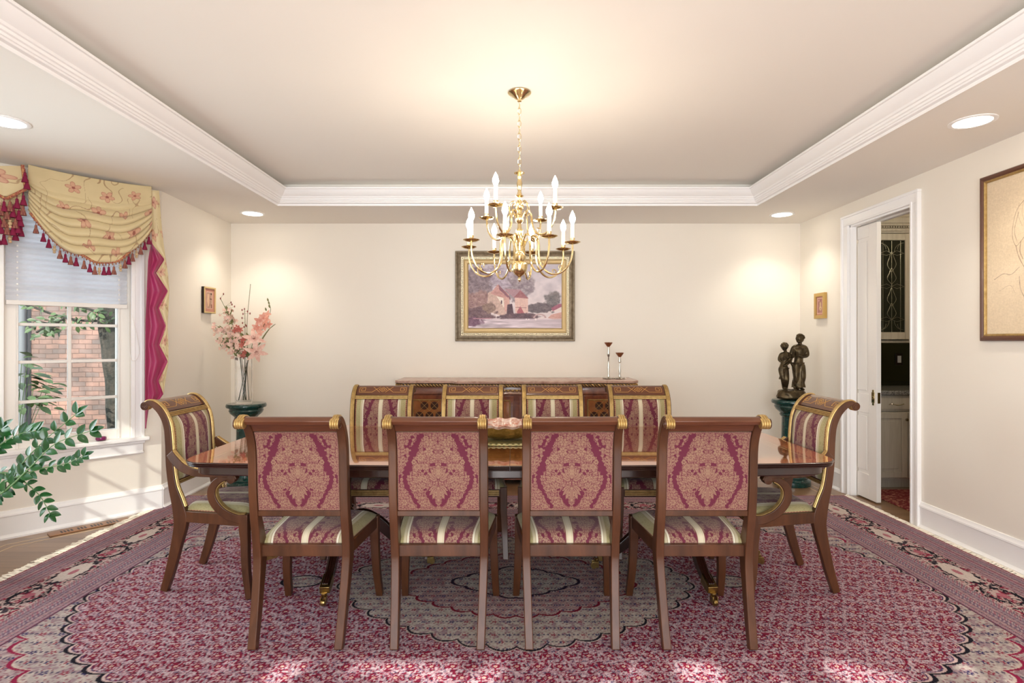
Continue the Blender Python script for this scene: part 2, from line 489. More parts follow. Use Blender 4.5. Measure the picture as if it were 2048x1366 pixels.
# ------------------------------------------------------------------ rear bay window
def Wp(t, n, z, base_=A): return (base_.x + D.x * t + N.x * n, base_.y + D.y * t + N.y * n, z)
MW = Matrix(((D.x, N.x, 0, A.x), (D.y, N.y, 0, A.y), (0, 0, 1, 0), (0, 0, 0, 1)))
def window(name, M, s0, s1, glass, vs, hs, label, z0=0.60, z1=2.40, cas=0.078):
    t = empty(name, (0, 0, 0)); st(t, label)
    g = G()      # casing
    g.box(s0 - cas, s0 + .004, 0, .020, z0, z1, M=M); g.box(s1 - .004, s1 + cas, 0, .020, z0, z1, M=M)
    g.box(s0 - cas, s1 + cas, 0, .020, z1, z1 + cas, M=M)
    g.box(s0 - cas - .004, s0 - cas + .018, 0, .030, z0, z1 + cas + .004, M=M); g.box(s1 + cas - .018, s1 + cas + .004, 0, .030, z0, z1 + cas + .004, M=M)
    g.box(s0 - .020, s0 + .0065, -.001, .026, z0, z1 + .001, M=M); g.box(s1 - .0065, s1 + .020, -.001, .026, z0, z1 + .001, M=M)
    g.build('window_casing', m_trim, t, bevel=.003)
    g = G()      # stool and apron
    g.box(s0 - cas - .035, s1 + cas + .035, -.09, .055, z0 - .028, z0 + .002, M=M)
    g.box(s0 - cas - .01, s1 + cas + .01, 0, .030, z0 - .050, z0 - .028, M=M)
    g.box(s0 - cas, s1 + cas, 0, .018, z0 - .125, z0 - .050, M=M)
    g.box(s0 - cas - .002, s1 + cas + .002, 0, .024, z0 - .130, z0 - .115, M=M)
    g.build('window_sill', m_trim, t, bevel=.006)
    a, b, c, d = glass
    g = G()      # sash
    g.box(s0, a, -.11, -.035, z0, z1, M=M); g.box(b, s1, -.11, -.035, z0, z1, M=M)
    g.box(a, b, -.11, -.05, z0, c, M=M); g.box(a, b, -.11, -.05, d, z1, M=M)
    g.box(a - .012, a, -.035, -.025, z0, z1, M=M); g.box(b, b + .012, -.035, -.025, z0, z1, M=M)
    for v in vs: g.box(v - .011, v + .011, -.085, -.06, c, d, M=M)
    for h in hs: g.box(a, b, -.084, -.061, h - .011, h + .011, M=M)
    g.build('window_sash', m_white, t, bevel=.003)
    G().box(a, b, -.075, -.071, c, d, M=M).build('window_pane', m_pane, t)
    return t
window('window_1', MW, .208, .965, (.290, .877, .672, 2.33), [.585], [.922, 1.204, 1.471, 1.75, 2.03], 'white six-light bay window looking out on a brick wall')
mc2 = Matrix(((0, 1, 0, B.x), (-1, 0, 0, B.y), (0, 0, 1, 0), (0, 0, 0, 1)))
window('window_2', mc2, .25, 1.56, (.32, 1.49, .672, 2.33), [.71, 1.10], [.95, 1.23, 1.51, 1.79, 2.07], 'wide centre window of the bay')
d3 = (A2 - B2).normalized(); mc3 = Matrix(((d3.x, -d3.y, 0, B2.x), (d3.y, d3.x, 0, B2.y), (0, 0, 1, 0), (0, 0, 0, 1)))
window('window_3', mc3, .12, .90, (.19, .83, .672, 2.33), [.51], [.95, 1.23, 1.51, 1.79, 2.07], 'front window of the bay')
# pleated cellular shade
sh = empty('window_shade', Wp(.58, -.02, 2.38), 0, 'white pleated cellular shade half lowered over the bay window', 'window shade')
inv = Matrix.Translation(-Vector(sh.location))
Ms = inv @ MW
m_shade = mat('shade_cloth', (250, 250, 252), 0.8, emit=None)
_nt = m_shade.node_tree; _tr = _nt.nodes.new('ShaderNodeBsdfTranslucent'); _tr.inputs[0].default_value = (.92, .95, 1, 1)
_mx = _nt.nodes.new('ShaderNodeMixShader'); _mx.inputs[0].default_value = .62
_nt.links.new(_nt.nodes['Principled BSDF'].outputs[0], _mx.inputs[1]); _nt.links.new(_tr.outputs[0], _mx.inputs[2]); _nt.links.new(_mx.outputs[0], _nt.nodes['Material Output'].inputs[0])
g = G(); zs = np.linspace(1.635, 2.36, 39); rg = []
for i, z in enumerate(zs):
    n_ = -.012 if i % 2 else -.030
    rg.append([(.232, n_, z), (.945, n_, z), (.945, n_ - .012, z), (.232, n_ - .012, z)])
g.rings(rg, M=Ms)
g.build('pleated_cloth', m_shade, sh)
G().box(.232, .945, -.042, -.004, 1.605, 1.636, M=Ms).build('bottom_rail', m_white, sh, bevel=.003)
g = G(); cpts = [Wp(.215, .012, 1.64), Wp(.20, .03, 1.50), Wp(.175, .035, 1.36), Wp(.165, .035, 1.27), Wp(.18, .035, 1.215), Wp(.205, .03, 1.20), Wp(.225, .03, 1.24), Wp(.228, .02, 1.40), Wp(.228, .012, 1.64)]
g.tube([tuple(p) for p in sm([tuple(Vector(c) - Vector(sh.location)) for c in cpts], 5)], .0022, 6)
g.build('cord', m_white, sh)
# small purple dish on the sill
p = Wp(.405, .0, .6025)
g = G(); g.lathe([(.022, 0), (.033, .004), (.036, .014), (.034, .026), (.030, .027), (.029, .016), (.02, .010), (.001, .010)], (0, 0, 0), 24)
o = g.build('tealight_dish', mat('plum_glass', (122, 30, 86), 0.2, coat=0.5), loc=p); tag(o, 'small round plum coloured dish on the window sill', 'dish')
# floor register
reg = empty('floor_register', (*((A + D * .50 + N * .135)), 0.0012), math.atan2(D.y, D.x), 'brown slotted heating register in the floor under the bay window', 'floor vent')
m_reg = mat('register_wood', (150, 106, 72), 0.4)
G().box(-.24, .24, -.048, .048, 0, .006).build('cover_plate', m_reg, reg, bevel=.002)
g = G()
for i in range(18):
    if i in (4, 9, 13): continue
    x = -.17 + i * .0195
    g.box(x, x + .011, -.028, .028, .0058, .0068)
g.build('slot', m_dark, reg)

# ------------------------------------------------------------------ doorway, pocket door
g = G(); xw = XR
def cas_v(y0, y1, dirn):
    g.box(xw - .018, xw, y0, y1, 0, 2.3682)
    e = y1 if dirn > 0 else y0
    g.box(xw - .032, xw, e - (.020 if dirn > 0 else .002), e + (.002 if dirn > 0 else .020), 0.001, 2.4385)
    e2 = y0 if dirn > 0 else y1
    g.box(xw - .024, xw, e2 - (.002 if dirn > 0 else .014), e2 + (.014 if dirn > 0 else .002), 0.002, 2.369)
cas_v(DO[1], DO[1] + .088, 1); cas_v(DO[0] - .088, DO[0], -1)
g.box(xw - .018, xw, DO[0] - .088, DO[1] + .088, 2.368, 2.456)
g.box(xw - .0325, xw, DO[0] - .0905, DO[1] + .0905, 2.438, 2.458)
g.box(xw - .0245, xw, DO[0] - .014, DO[1] + .014, 2.3665, 2.382)
st(g.build('trim_2', m_trim, bevel=.003), 'white casing round the pantry doorway')
g = G()   # jamb linings with the pocket slot
g.box(xw, xw + .045, DO[1] - .012, DO[1] + .01, 0, 2.37); g.box(xw + .105, xw + .14, DO[1] - .012, DO[1] + .01, 0, 2.37)
g.box(xw, xw + .14, DO[0] - .005, DO[0] + .012, 0, 2.37)
g.box(xw, xw + .05, DO[0], DO[1], 2.352, 2.372); g.box(xw + .10, xw + .14, DO[0], DO[1], 2.352, 2.372)
g.box(xw + .045, xw + .052, DO[1] - .012, DO[1] + .04, 0, 2.37)
st(g.build('trim_3', m_trim), 'white jamb lining of the pantry doorway')
dr = empty('door_1', (XR + .076, 0, 0)); st(dr, 'white panelled pocket door slid half open')
g = G(); y0, y1 = 4.72, 4.985
fx, bx_ = -.019, .019
g.box(fx + .007, bx_ - .007, y0 + .05, y1 - .002, .02, 2.34)
g.box(fx, bx_, y0, y0 + .105, .012, 2.345)
for (a, b) in ((.012, .22), (.74, .90), (2.24, 2.345)): g.box(fx, bx_, y0 + .105, y1, a, b)
for (a, b) in ((.22, .74), (.90, 2.24)):
    g.box(fx + .002, fx + .006, y0 + .135, y1, a + .03, b - .03)
g.build('door_leaf', m_white, dr, bevel=.004)
g = G(); g.box(-.0225, -.019, 4.745, 4.782, .835, .925); g.lathe([(.012, -.024), (.013, -.0225), (.001, -.0215)], (0, 4.7635, .88), 16, 'x')
g.box(-.0222, -.019, 4.752, 4.775, .815, .945)
g.build('door_pull', m_brass, dr, bevel=.001)
g = G(); g.box(-.011, .011, 4.717, 4.7205, .835, .925); g.build('edge_latch', m_obrass, dr)

# pantry beyond the doorway
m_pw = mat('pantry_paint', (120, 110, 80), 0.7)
m_cab = mat('glazed_cabinet_paint', (196, 188, 172), 0.45, noise=((176, 166, 150), (60, 60, 3), 0.4, 0.8))
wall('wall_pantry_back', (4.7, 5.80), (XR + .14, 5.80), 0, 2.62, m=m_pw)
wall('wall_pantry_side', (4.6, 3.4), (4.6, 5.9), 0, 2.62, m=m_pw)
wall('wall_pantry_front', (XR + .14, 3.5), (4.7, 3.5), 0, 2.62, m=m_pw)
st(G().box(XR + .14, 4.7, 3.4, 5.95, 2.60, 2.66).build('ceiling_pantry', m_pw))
dp = bpy.data.lights.new('pantry_fill', 'POINT'); dp.energy = 15; dp.color = (1, .86, .66); dp.shadow_soft_size = .08  # unseen fill light added to brighten the pantry
o = bpy.data.objects.new('pantry_fill', dp); o.location = (3.9, 4.3, 2.4); col.objects.link(o)
cb = empty('base_cabinet', (3.7, 5.5, 0), 0, 'grey glazed pantry base cabinet with raised doors and drawer', 'cabinet')
X0, X1 = 3.112, 4.55
def C_(x0, x1, y0, y1, z0, z1, g_): g_.box(x0 - 3.7, x1 - 3.7, y0 - 5.5, y1 - 5.5, z0, z1)
g = G(); C_(X0, X1, 5.215, 5.79, .09, .862, g); C_(X0, X1, 5.27, 5.79, 0, .10, g); g.build('cabinet_body', m_cab, cb)
def raised(name, x0, x1, z0, z1, yf, parent, ox, oy, m):
    g = G(); g.box(x0 - ox, x1 - ox, yf - oy, yf + .02 - oy, z0, z1)
    g.box(x0 + .004 - ox, x1 - .004 - ox, yf - .004 - oy, yf - oy, z0 + .004, z1 - .004)
    w = .055
    for (a, b, c, d) in ((x0 + .004, x0 + w, z0 + .004, z1 - .004), (x1 - w, x1 - .004, z0 + .004, z1 - .004), (x0 + w, x1 - w, z0 + .004, z0 + w), (x0 + w, x1 - w, z1 - w, z1 - .004)):
        g.box(a - ox, b - ox, yf - .012 - oy, yf - .004 - oy, c, d)
    g.box(x0 + w + .03 - ox, x1 - w - .03 - ox, yf - .010 - oy, yf - .004 - oy, z0 + w + .03, z1 - w - .03)
    return g.build(name, m, parent, bevel=.003)
for (a, b, kx) in ((3.20, 3.607, 3.585), (3.613, 4.02, 3.635)):
    d_ = raised('door', a, b, .105, .705, 5.195, cb, 3.7, 5.5, m_cab)
    G().lathe([(.002, -.028), (.012, -.026), (.014, -.018), (.006, -.010), (.005, 0)], (kx - 3.7, 5.183 - 5.5, .64), 14, 'y').build('knob', m_silver, d_)
g = G(); C_(3.20, 4.02, 5.195, 5.215, .715, .855, g); C_(3.215, 4.005, 5.187, 5.196, .73, .84, g)
d_ = g.build('drawer', m_cab, cb, bevel=.004)
g = G(); g.tube(sm([(3.44 - 3.7, 5.187 - 5.5, .775), (3.445 - 3.7, 5.165 - 5.5, .782), (3.50 - 3.7, 5.158 - 5.5, .772), (3.555 - 3.7, 5.165 - 5.5, .782), (3.56 - 3.7, 5.187 - 5.5, .775)], 5), .005, 8)
g.build('pull', m_silver, d_)
m_gran = mat('granite', (150, 148, 144), 0.2, noise=((60, 60, 62), (90, 90, 90), 0.45, 0.62))
o = G().box(3.112, 4.56, 5.165, 5.795, .864, .902).build('countertop', m_gran, bevel=.006); tag(o, 'speckled grey stone countertop on the pantry cabinet', 'countertop')
m_mir = mat('mirror_backsplash', (84, 88, 80), 0.04, metal=1.0)
o = G().box(3.112, 4.56, 5.782, 5.797, .905, 1.33).build('mirror_backsplash', m_mir); tag(o, 'dark mirrored backsplash above the pantry countertop', 'mirror')
o = empty('switch_plate', (3.93, 5.780, 1.17), 0, 'small white switch plate on the mirrored pantry backsplash', 'switch')
G().box(-.035, .035, -.006, 0, -.06, .06).build('plate', m_dark, o, bevel=.002)
G().box(-.018, .018, -.010, -.006, -.035, .035).build('rocker', m_white, o)
wc = empty('wall_cabinet', (3.7, 5.6, 1.34), 0, 'tall pantry wall cabinet with leaded glass door and dentil crown', 'cabinet')
g = G()
g.box(-.588, .85, -.099, .19, -.001, .02); g.box(-.588, .85, .175, .19, 0, 1.10); g.box(-.588, -.57, -.10, .19, 0, 1.10); g.box(.135, .85, -.10, .19, 0, 1.10)
g.box(-.588, .85, -.101, .19, 1.06, 1.16)
g.box(-.588, -.21, -.10, .19, 0, 1.10)
g.build('cabinet_body', m_cab, wc)
for z in (.33, .63, .90):
    G().box(-.21, .135, -.09, .17, z, z + .012).build('shelf', m_cab, wc)
g = G()
g.box(-.21, -.165, -.125, -.10, .03, 1.05); g.box(.085, .130, -.125, -.10, .03, 1.05); g.box(-.165, .085, -.125, -.10, .03, .10); g.box(-.165, .085, -.125, -.10, .985, 1.05)
wd = g.build('door', m_cab, wc, bevel=.003)
m_dg = mat('leaded_glass', (60, 62, 50), 0.08, metal=0.0, trans=0.55, ior=1.3)
G().box(-.165, .085, -.113, -.109, .10, .985).build('glass_pane', m_dg, wd)
g = G(); cx = -.04
m_lead = mat('lead_came', (170, 166, 146), 0.35, metal=0.8)
for s_ in (-1, 1):
    for (zc_, hh) in ((.78, .10), (.64, .08), (.44, .09), (.30, .08)):
        pts = [(cx + s_ * .038 * math.sin(PI * k / 14) * (1 + .3 * math.sin(2 * PI * k / 14)), -.1165, zc_ - hh + 2 * hh * k / 14) for k in range(15)]
        g.tube(pts, .0022, 5)
    for zc_, dz in ((.96, -1), (.12, 1)):
        g.tube([(cx + s_ * (.115 - .09 * math.sin(a)), -.1165, zc_ + dz * .09 * (1 - math.cos(a))) for a in np.linspace(0, PI/2, 9)], .0022, 5)
        g.tube([(cx + s_ * (.115 - .06 * math.sin(a)), -.1165, zc_ + dz * .06 * (1 - math.cos(a))) for a in np.linspace(0, PI/2, 9)], .0022, 5)
    g.tube([(cx + s_ * .085, -.1165, .10), (cx + s_ * .085, -.1165, .98)], .0018, 5)
g.tube([(cx, -.1165, .10), (cx, -.1165, .98)], .0018, 5)
for z in (.22, .54, .86):
    for s_ in (-1, 1): g.tube([(cx, -.1165, z), (cx + s_ * .05, -.1165, z + .025), (cx + s_ * .12, -.1165, z)], .0022, 5); g.tube([(cx, -.1165, z), (cx + s_ * .05, -.1165, z - .02), (cx + s_ * .12, -.1165, z)], .0022, 5)
g.build('came', m_lead, wd)
g = G(); g.box(-.588, .85, -.12, .19, 1.075, 1.10); g.box(-.588, .85, -.135, .19, 1.125, 1.145); g.box(-.588, .85, -.16, .19, 1.145, 1.20)
for k in range(60):
    x = -.58 + k * .0237
    g.box(x, x + .013, -.134, -.10, 1.102, 1.122)
g.box(-.588, .85, -.185, .19, 1.20, 1.235)
g.build('crown', m_cab, wc, bevel=.003)
o = G().box(3.16, 4.2, 4.50, 5.16, .001, .009).build('pantry_rug', mat('red_rug', (120, 34, 44), 0.95, noise=((190, 130, 110), (34, 34, 34), .5, .62)), bevel=.002)
tag(o, 'small red patterned rug on the pantry floor', 'rug')

# ------------------------------------------------------------------ outside the bay window
def brick_mat():
    m = bpy.data.materials.new('tumbled_brick'); m.use_nodes = True; nt = m.node_tree
    b = nt.nodes['Principled BSDF']; tc = nt.nodes.new('ShaderNodeTexCoord')
    mp = nt.nodes.new('ShaderNodeMapping'); mp.inputs['Rotation'].default_value = (R(90), 0, 0)
    br = nt.nodes.new('ShaderNodeTexBrick'); br.inputs['Scale'].default_value = 1
    br.inputs['Brick Width'].default_value = .215; br.inputs['Row Height'].default_value = .076
    br.inputs['Mortar Size'].default_value = .007; br.inputs['Mortar Smooth'].default_value = .4; br.inputs['Bias'].default_value = 0.0
    br.inputs['Color1'].default_value = (*lin((112, 100, 98)), 1); br.inputs['Color2'].default_value = (*lin((142, 112, 102)), 1)
    br.inputs['Mortar'].default_value = (*lin((104, 84, 78)), 1)
    n = nt.nodes.new('ShaderNodeTexNoise'); n.inputs['Scale'].default_value = 3.2; n.inputs['Detail'].default_value = 5
    r = nt.nodes.new('ShaderNodeValToRGB'); r.color_ramp.elements[0].position = .35; r.color_ramp.elements[1].position = .68
    r.color_ramp.elements[0].color = (*lin((170, 168, 166)), 1); r.color_ramp.elements[1].color = (1, .86, .80, 1)
    mx = nt.nodes.new('ShaderNodeMixRGB'); mx.blend_type = 'MULTIPLY'; mx.inputs[0].default_value = .8
    n3 = nt.nodes.new('ShaderNodeTexNoise'); n3.inputs['Scale'].default_value = 4; n3.inputs['Detail'].default_value = 2
    mv = nt.nodes.new('ShaderNodeMixRGB'); mv.blend_type = 'ADD'; mv.inputs[0].default_value = .03
    L = nt.links.new
    L(tc.outputs['Object'], mp.inputs[0]); L(mp.outputs[0], mv.inputs[1]); L(n3.outputs['Color'], mv.inputs[2]); L(tc.outputs['Object'], n3.inputs['Vector'])
    L(mv.outputs[0], br.inputs['Vector'])
    L(tc.outputs['Object'], n.inputs['Vector']); L(n.outputs['Fac'], r.inputs[0]); L(br.outputs['Color'], mx.inputs[1]); L(r.outputs[0], mx.inputs[2])
    L(mx.outputs[0], b.inputs['Base Color']); b.inputs['Roughness'].default_value = .9
    bp = nt.nodes.new('ShaderNodeBump'); bp.inputs['Strength'].default_value = .6; bp.inputs['Distance'].default_value = .01; bp.invert = True
    L(br.outputs['Fac'], bp.inputs['Height']); L(bp.outputs[0], b.inputs['Normal'])
    return m
o = G().box(-12, -4.2, 9.2, 9.4, -.5, 5.5).build('wall_neighbour_brick', brick_mat()); st(o, 'pale red brick wall outside the window')
o = G().box(-14, -3.3, 2.0, 11, -.5, -.4).build('garden_ground', mat('garden_soil', (96, 92, 70), .95, noise=((70, 84, 50), (3, 3, 3), .4, .6))); st(o, 'garden ground')
g = G(); g.lathe([(.05, -.4), (.05, 5.4)], (-7.83, 9.1, 0), 12); g.box(-7.95, -7.78, 9.14, 9.2, -.4, 5.4)
o = g.build('downspout', mat('grey_metal', (96, 98, 102), .5)); tag(o, 'grey downspout against the outdoor brick wall', 'pipe')
m_leafo = mat('garden_leaf', (34, 52, 24), .5, noise=((62, 82, 42), (5, 5, 5), .4, .6))
m_bark = mat('bark', (56, 50, 44), .9, noise=((30, 30, 26), (14, 14, 4), .4, .6), bump=(20, .8, .03))
def leaf(g, c, L, w, dirv, nrm, mi=0, curl=.12, seg=6):
    c = Vector(c); d = Vector(dirv).normalized(); n_ = Vector(nrm); n_ = (n_ - d * n_.dot(d))
    n_ = n_.normalized() if n_.length > 1e-4 else d.orthogonal().normalized()
    s = d.cross(n_); vs = []; k = seg
    for i in range(k + 1):
        t = i / k; ww = w * (max(math.sin(PI * (t ** .85)), 0) ** .75) * .5 + 1e-4
        p = c + d * L * t - n_ * curl * L * t * t
        vs += [tuple(p - s * ww + n_ * ww * .25), tuple(p), tuple(p + s * ww + n_ * ww * .25)]
    fs = []
    for i in range(k):
        a = 3 * i
        fs += [(a, a + 1, a + 4, a + 3), (a + 1, a + 2, a + 5, a + 4)]
    g.add(vs, fs, mi)
random.seed(11)
tr = empty('garden_tree', (-4.95, 7.0, -.4), 0, 'dark leaning tree trunk with leafy branches outside the window', 'tree')
def o_(p): return (p[0] + 4.95, p[1] - 7.0, p[2] + .4)
tp = [(gx(236, 7), 7.0, -.4), (gx(232, 7), 7.0, .4), (gx(228, 7), 7, 1.0), (gx(220, 7), 7, 1.5), (gx(221, 7), 7.0, 2.1), (gx(226, 7), 7.0, 3.4)]
tp = [o_(p) for p in tp]
G().tube(sm(tp, 5), [.085 + .0022 * i + .006 * math.sin(i * 1.3) for i in range(26)], 12).build('trunk', m_bark, tr)
g = G(); g2 = G()
for br_ in ([(205, 642), (150, 640), (100, 630), (45, 608)], [(205, 632), (180, 620), (150, 610), (140, 595)], [(110, 652), (90, 655), (66, 664)], [(120, 636), (95, 648), (60, 640)]):
    P = sm([o_((gx(px, 6.7), 6.7 + .1 * random.random(), gz(py, 6.7))) for px, py in br_], 6)
    g.tube(P, [.014] * len(P), 6)
    for p in P:
        for _ in range(2):
            q = Vector(p) + Vector((random.uniform(-.1, .1), random.uniform(-.1, .1), random.uniform(-.09, .05)))
            leaf(g2, q, random.uniform(.07, .11), .045, (random.uniform(-1, 1), random.uniform(-.5, .5), random.uniform(-1, .3)), (random.uniform(-.5, .5), -1, .6), seg=4)
g.build('branch', m_bark, tr); g2.build('foliage', m_leafo, tr)
for (px, py, rr, lab) in ((60, 800, .38, 'broad-leaved green shrub low in the left corner of the window view'), (48, 745, .22, 'small light green shrub above the broad-leaved one outside')):
    Y = 6.0 if rr > .3 else 5.0; c = Vector((gx(px, Y), Y, gz(py, Y)))
    sb = empty('garden_shrub', (c.x - .1, Y, -.4), 0, lab, 'shrub')
    g = G(); g2 = G()
    for _ in range(80 if rr > .3 else 26):
        a = random.uniform(0, 2 * PI); e = random.uniform(-.5, 1.2); r_ = rr * random.uniform(.4, 1)
        q = Vector((r_ * math.cos(a) * math.cos(e) * .9 + .0, r_ * math.sin(a) * math.cos(e), c.z + .4 + r_ * math.sin(e)))
        leaf(g2, q, random.uniform(.10, .17), .07, (math.cos(a), math.sin(a), random.uniform(-.6, .3)), (0, -.3, 1), seg=4)
    for k in range(7):
        a = k * .9
        g.tube(sm([(0, 0, 0), (.05 * math.cos(a), .05 * math.sin(a), (c.z + .4) * .6), (rr * .6 * math.cos(a), rr * .6 * math.sin(a), c.z + .4 + .1)], 4), .003, 6)
    g.build('stem', m_leafo, sb); g2.build('foliage', m_leafo, sb)

# unseen tree added beyond the garden doors to break the low sun into dapples
random.seed(31)
gt = empty('garden_tree', (0, -3.6, -.2), 0, 'unseen leafy tree added behind the viewer to dapple the sun', 'tree')
g2 = G()
for _ in range(640):
    q = Vector((random.uniform(-3.4, 3.4), random.uniform(-.5, .5), random.uniform(1.9, 5.0)))
    leaf(g2, q, random.uniform(.25, .42), .22, (random.uniform(-1, 1), random.uniform(-.4, .4), random.uniform(-1, .4)), (random.uniform(-.4, .4), 1, .5), seg=4)
g2.build('foliage', m_leafo, gt)
G().tube([(0, 0, 0), (.1, 0, 2.0), (-.1, 0, 4.6)], [.16, .12, .05], 12).build('trunk', m_bark, gt)
# ------------------------------------------------------------------ rug
RX0, RX1, RY0, RY1 = -2.855, 2.895, 1.40, 4.955
RC = ((RX0 + RX1) / 2, (RY0 + RY1) / 2)
def rug_colors(nx, ny):
    xs = np.linspace(RX0, RX1, nx); ys = np.linspace(RY0, RY1, ny)
    X, Y = np.meshgrid(xs, ys); x = X - RC[0]; y = Y - RC[1]
    ax, ay = np.abs(x), np.abs(y)
    d = np.minimum((RX1 - RX0) / 2 - ax, (RY1 - RY0) / 2 - ay)      # distance in from the edge
    alongx = ((RX1 - RX0) / 2 - ax) < ((RY1 - RY0) / 2 - ay)
    al = np.where(alongx, y, x)
    pink, cream, grey = (196, 160, 160), (214, 196, 184), (184, 172, 168)
    red, navy, black, rose = (138, 26, 56), (60, 52, 98), (30, 28, 40), (186, 110, 124)
    def motif(px, py, cell):
        """staggered lattice of rosettes: returns r, angle, leafy distance"""
        u = px / cell; v = py / (cell * .9)
        row = np.floor(v); uo = u + .5 * (row % 2)
        cu = uo - np.floor(uo) - .5; cv = v - row - .5
        return np.hypot(cu, cv), np.arctan2(cv, cu), cu, cv
    n1 = fbm(x * 82, y * 90, 2, 3); n2 = fbm(x * 150, y * 150, 2, 8)
    # ---- red field of herati rosettes
    r, a, cu, cv = motif(x, y, .088)
    C = np.ones(x.shape + (3,)) * np.array((178, 140, 151.))
    C = put(C, n1 > .575, (136, 34, 62)); C = put(C, (n1 > .42) & (n1 < .49), (70, 60, 100), .85)
    C = put(C, (n2 > .58), (206, 184, 190))
    ring = (r > .30) & (r < .40)
    C = put(C, ring & (np.sin(a * 4 + .6) > .1), red)
    C = put(C, (r > .385) & (r < .43) & (np.sin(a * 4 + .6) > -.2), black, .8)
    C = put(C, r < .21 + .05 * np.cos(8 * a), (120, 34, 58)); C = put(C, r < .175 + .05 * np.cos(8 * a), red)
    C = put(C, r < .085, (232, 206, 190)); C = put(C, r < .035, red)
    diag = np.minimum(np.abs(np.mod(x + y * 1.1, .176) - .088), np.abs(np.mod(x - y * 1.1, .176) - .088))
    C = put(C, diag < .004, (210, 176, 180), .6)
    field = C
    # ---- pale ground with sparser sprigs
    def pale(base, cell, dens, seed):
        r, a, cu, cv = motif(x, y, cell)
        C = np.ones(x.shape + (3,)) * np.array(base, float)
        m = fbm(x * 45, y * 45, 2, seed); C = put(C, m > .62, (206, 192, 184), .7); C = put(C, m < .36, (158, 132, 142), .8)
        row = np.floor(y / (cell * .9)); colr = np.where(((row + np.floor(x / cell)) % 2)[..., None] > 0, np.array(navy, float), np.array((150, 60, 80), float))
        mask = (r < .17 + .06 * np.cos(5 * a)); C = np.where(mask[..., None], colr, C); C = put(C, r < .06, base)
        cc = np.hypot((np.abs(cu) - .36) / .085, (cv - .05) / (.10 * dens)) < 1; C = put(C, cc, (76, 66, 92), .8); cc = np.hypot((np.abs(cu) - .24) / .05, (np.abs(cv) - .25) / .07) < 1; C = put(C, cc, (128, 62, 84), .75)
        cc = np.hypot(cu / (.09 * dens), (np.abs(cv) - .42) / .06) < 1; C = put(C, cc, (150, 84, 100), .75)
        return C
    corner = pale(grey, .085, 1.0, 31); med = pale((190, 178, 168), .068, 1.0, 47); med2 = pale((186, 156, 152), .058, 1.5, 52)
    # ---- scalloped oval and medallion
    def scallop(a_, b_, p, lam, h):
        """signed distance to an oval whose edge bulges out in lobes lam long and h deep"""
        F_ = (np.abs(x / a_) ** p + np.abs(y / b_) ** p) ** (1 / p) - 1
        gy, gx_ = np.gradient(F_, ys, xs)
        d_ = F_ / np.maximum(np.hypot(gx_, gy), 1e-3)
        t = np.linspace(-PI, PI, 4001); r_ = ((np.abs(np.cos(t)) / a_) ** p + (np.abs(np.sin(t)) / b_) ** p) ** (-1 / p)
        cx_, cy_ = r_ * np.cos(t), r_ * np.sin(t); S = np.r_[0, np.cumsum(np.hypot(np.diff(cx_), np.diff(cy_)))]
        n_ = 4 * round(S[-1] / lam / 4); s_ = np.interp(np.arctan2(y, x), t, S) / S[-1] * n_
        return d_ - h * (np.abs(np.sin(PI * s_)) ** .8 - .5)
    out = corner
    if True:
        f = scallop(2.42, 1.50, 2.1, .17, .055)
        outer = pale((180, 160, 162), .075, 1.6, 77)
        out = np.where((f > 0)[..., None], outer, out)
        out = put(out, np.abs(f) < .009, (150, 36, 74)); out = put(out, (f < -.009) & (f > -.018), cream, .8)
    f = scallop(2.26, 1.27, 2.15, .125, .036)
    out = np.where((f < 0)[..., None], field, out)
    out = put(out, np.abs(f) < .008, black); out = put(out, (f < -.008) & (f > -.018), (214, 186, 182)); out = put(out, (f < -.020) & (f > -.025), navy, .8)
    fm = scallop(.97, .70, 1.55, .135, .040)
    pend = np.minimum(np.hypot((ax - 1.19) / 1.5, y) - .075, 9)
    out = np.where(((pend < 0) & (fm > 0))[..., None], med, out); out = put(out, (np.abs(pend) < .006) & (fm > 0), black)
    out = np.where((fm < 0)[..., None], med, out); out = put(out, np.abs(fm) < .006, black); out = put(out, (fm > .006) & (fm < .013), cream, .8)
    f2 = scallop(.66, .41, 1.6, .125, .030); out = np.where((f2 < 0)[..., None], med2, out); out = put(out, np.abs(f2) < .007, (128, 28, 50)); out = put(out, (f2 > .007) & (f2 < .014), cream, .6)
    f3 = scallop(.36, .21, 1.2, .10, .018); out = np.where((f3 < 0)[..., None], med, out); out = put(out, np.abs(f3) < .007, (48, 34, 56))
    # ---- borders
    g_in = d < .62; C2 = out
    def band(d0, d1, rgb, dash=None, seed=0):
        nonlocal C2
        m = (d >= d0) & (d < d1); C2 = put(C2, m, rgb)
        if dash:
            t = np.mod(al + (d - d0) * 1.2 * (1 if int(d0 * 1000) % 2 else -1) + .006 * vnoise(al * 70, d * 70, int(d0 * 999)), dash[0]) / dash[0]
            C2 = put(C2, m & (t < .40), dash[1], .5)
            C2 = put(C2, m & (np.abs(t - .7) < .09), dash[2], .55)
    band(0, .012, (150, 28, 46))
    k = .012
    seq = [((186, 164, 168), (.03, (150, 60, 84), (70, 60, 90))), ((168, 142, 152), (.024, (86, 72, 104), (210, 190, 186))),
           ((192, 170, 170), (.034, (140, 56, 78), (58, 52, 80)))]
    i = 0
    while k < .185:
        w = .0235; c0, dsh = seq[i % 3]; band(k, k + w, c0, dsh); band(k + w, k + w + .0045, (76, 56, 84) if i % 2 else (140, 60, 84)); k += w + .0045; i += 1
    k0 = k
    # main border: pale ground, black vine meander, pale cartouches
    k1 = .405
    m = (d >= k0) & (d < k1); mid = (k0 + k1) / 2; q = d - mid
    C2 = put(C2, m, (206, 180, 176))
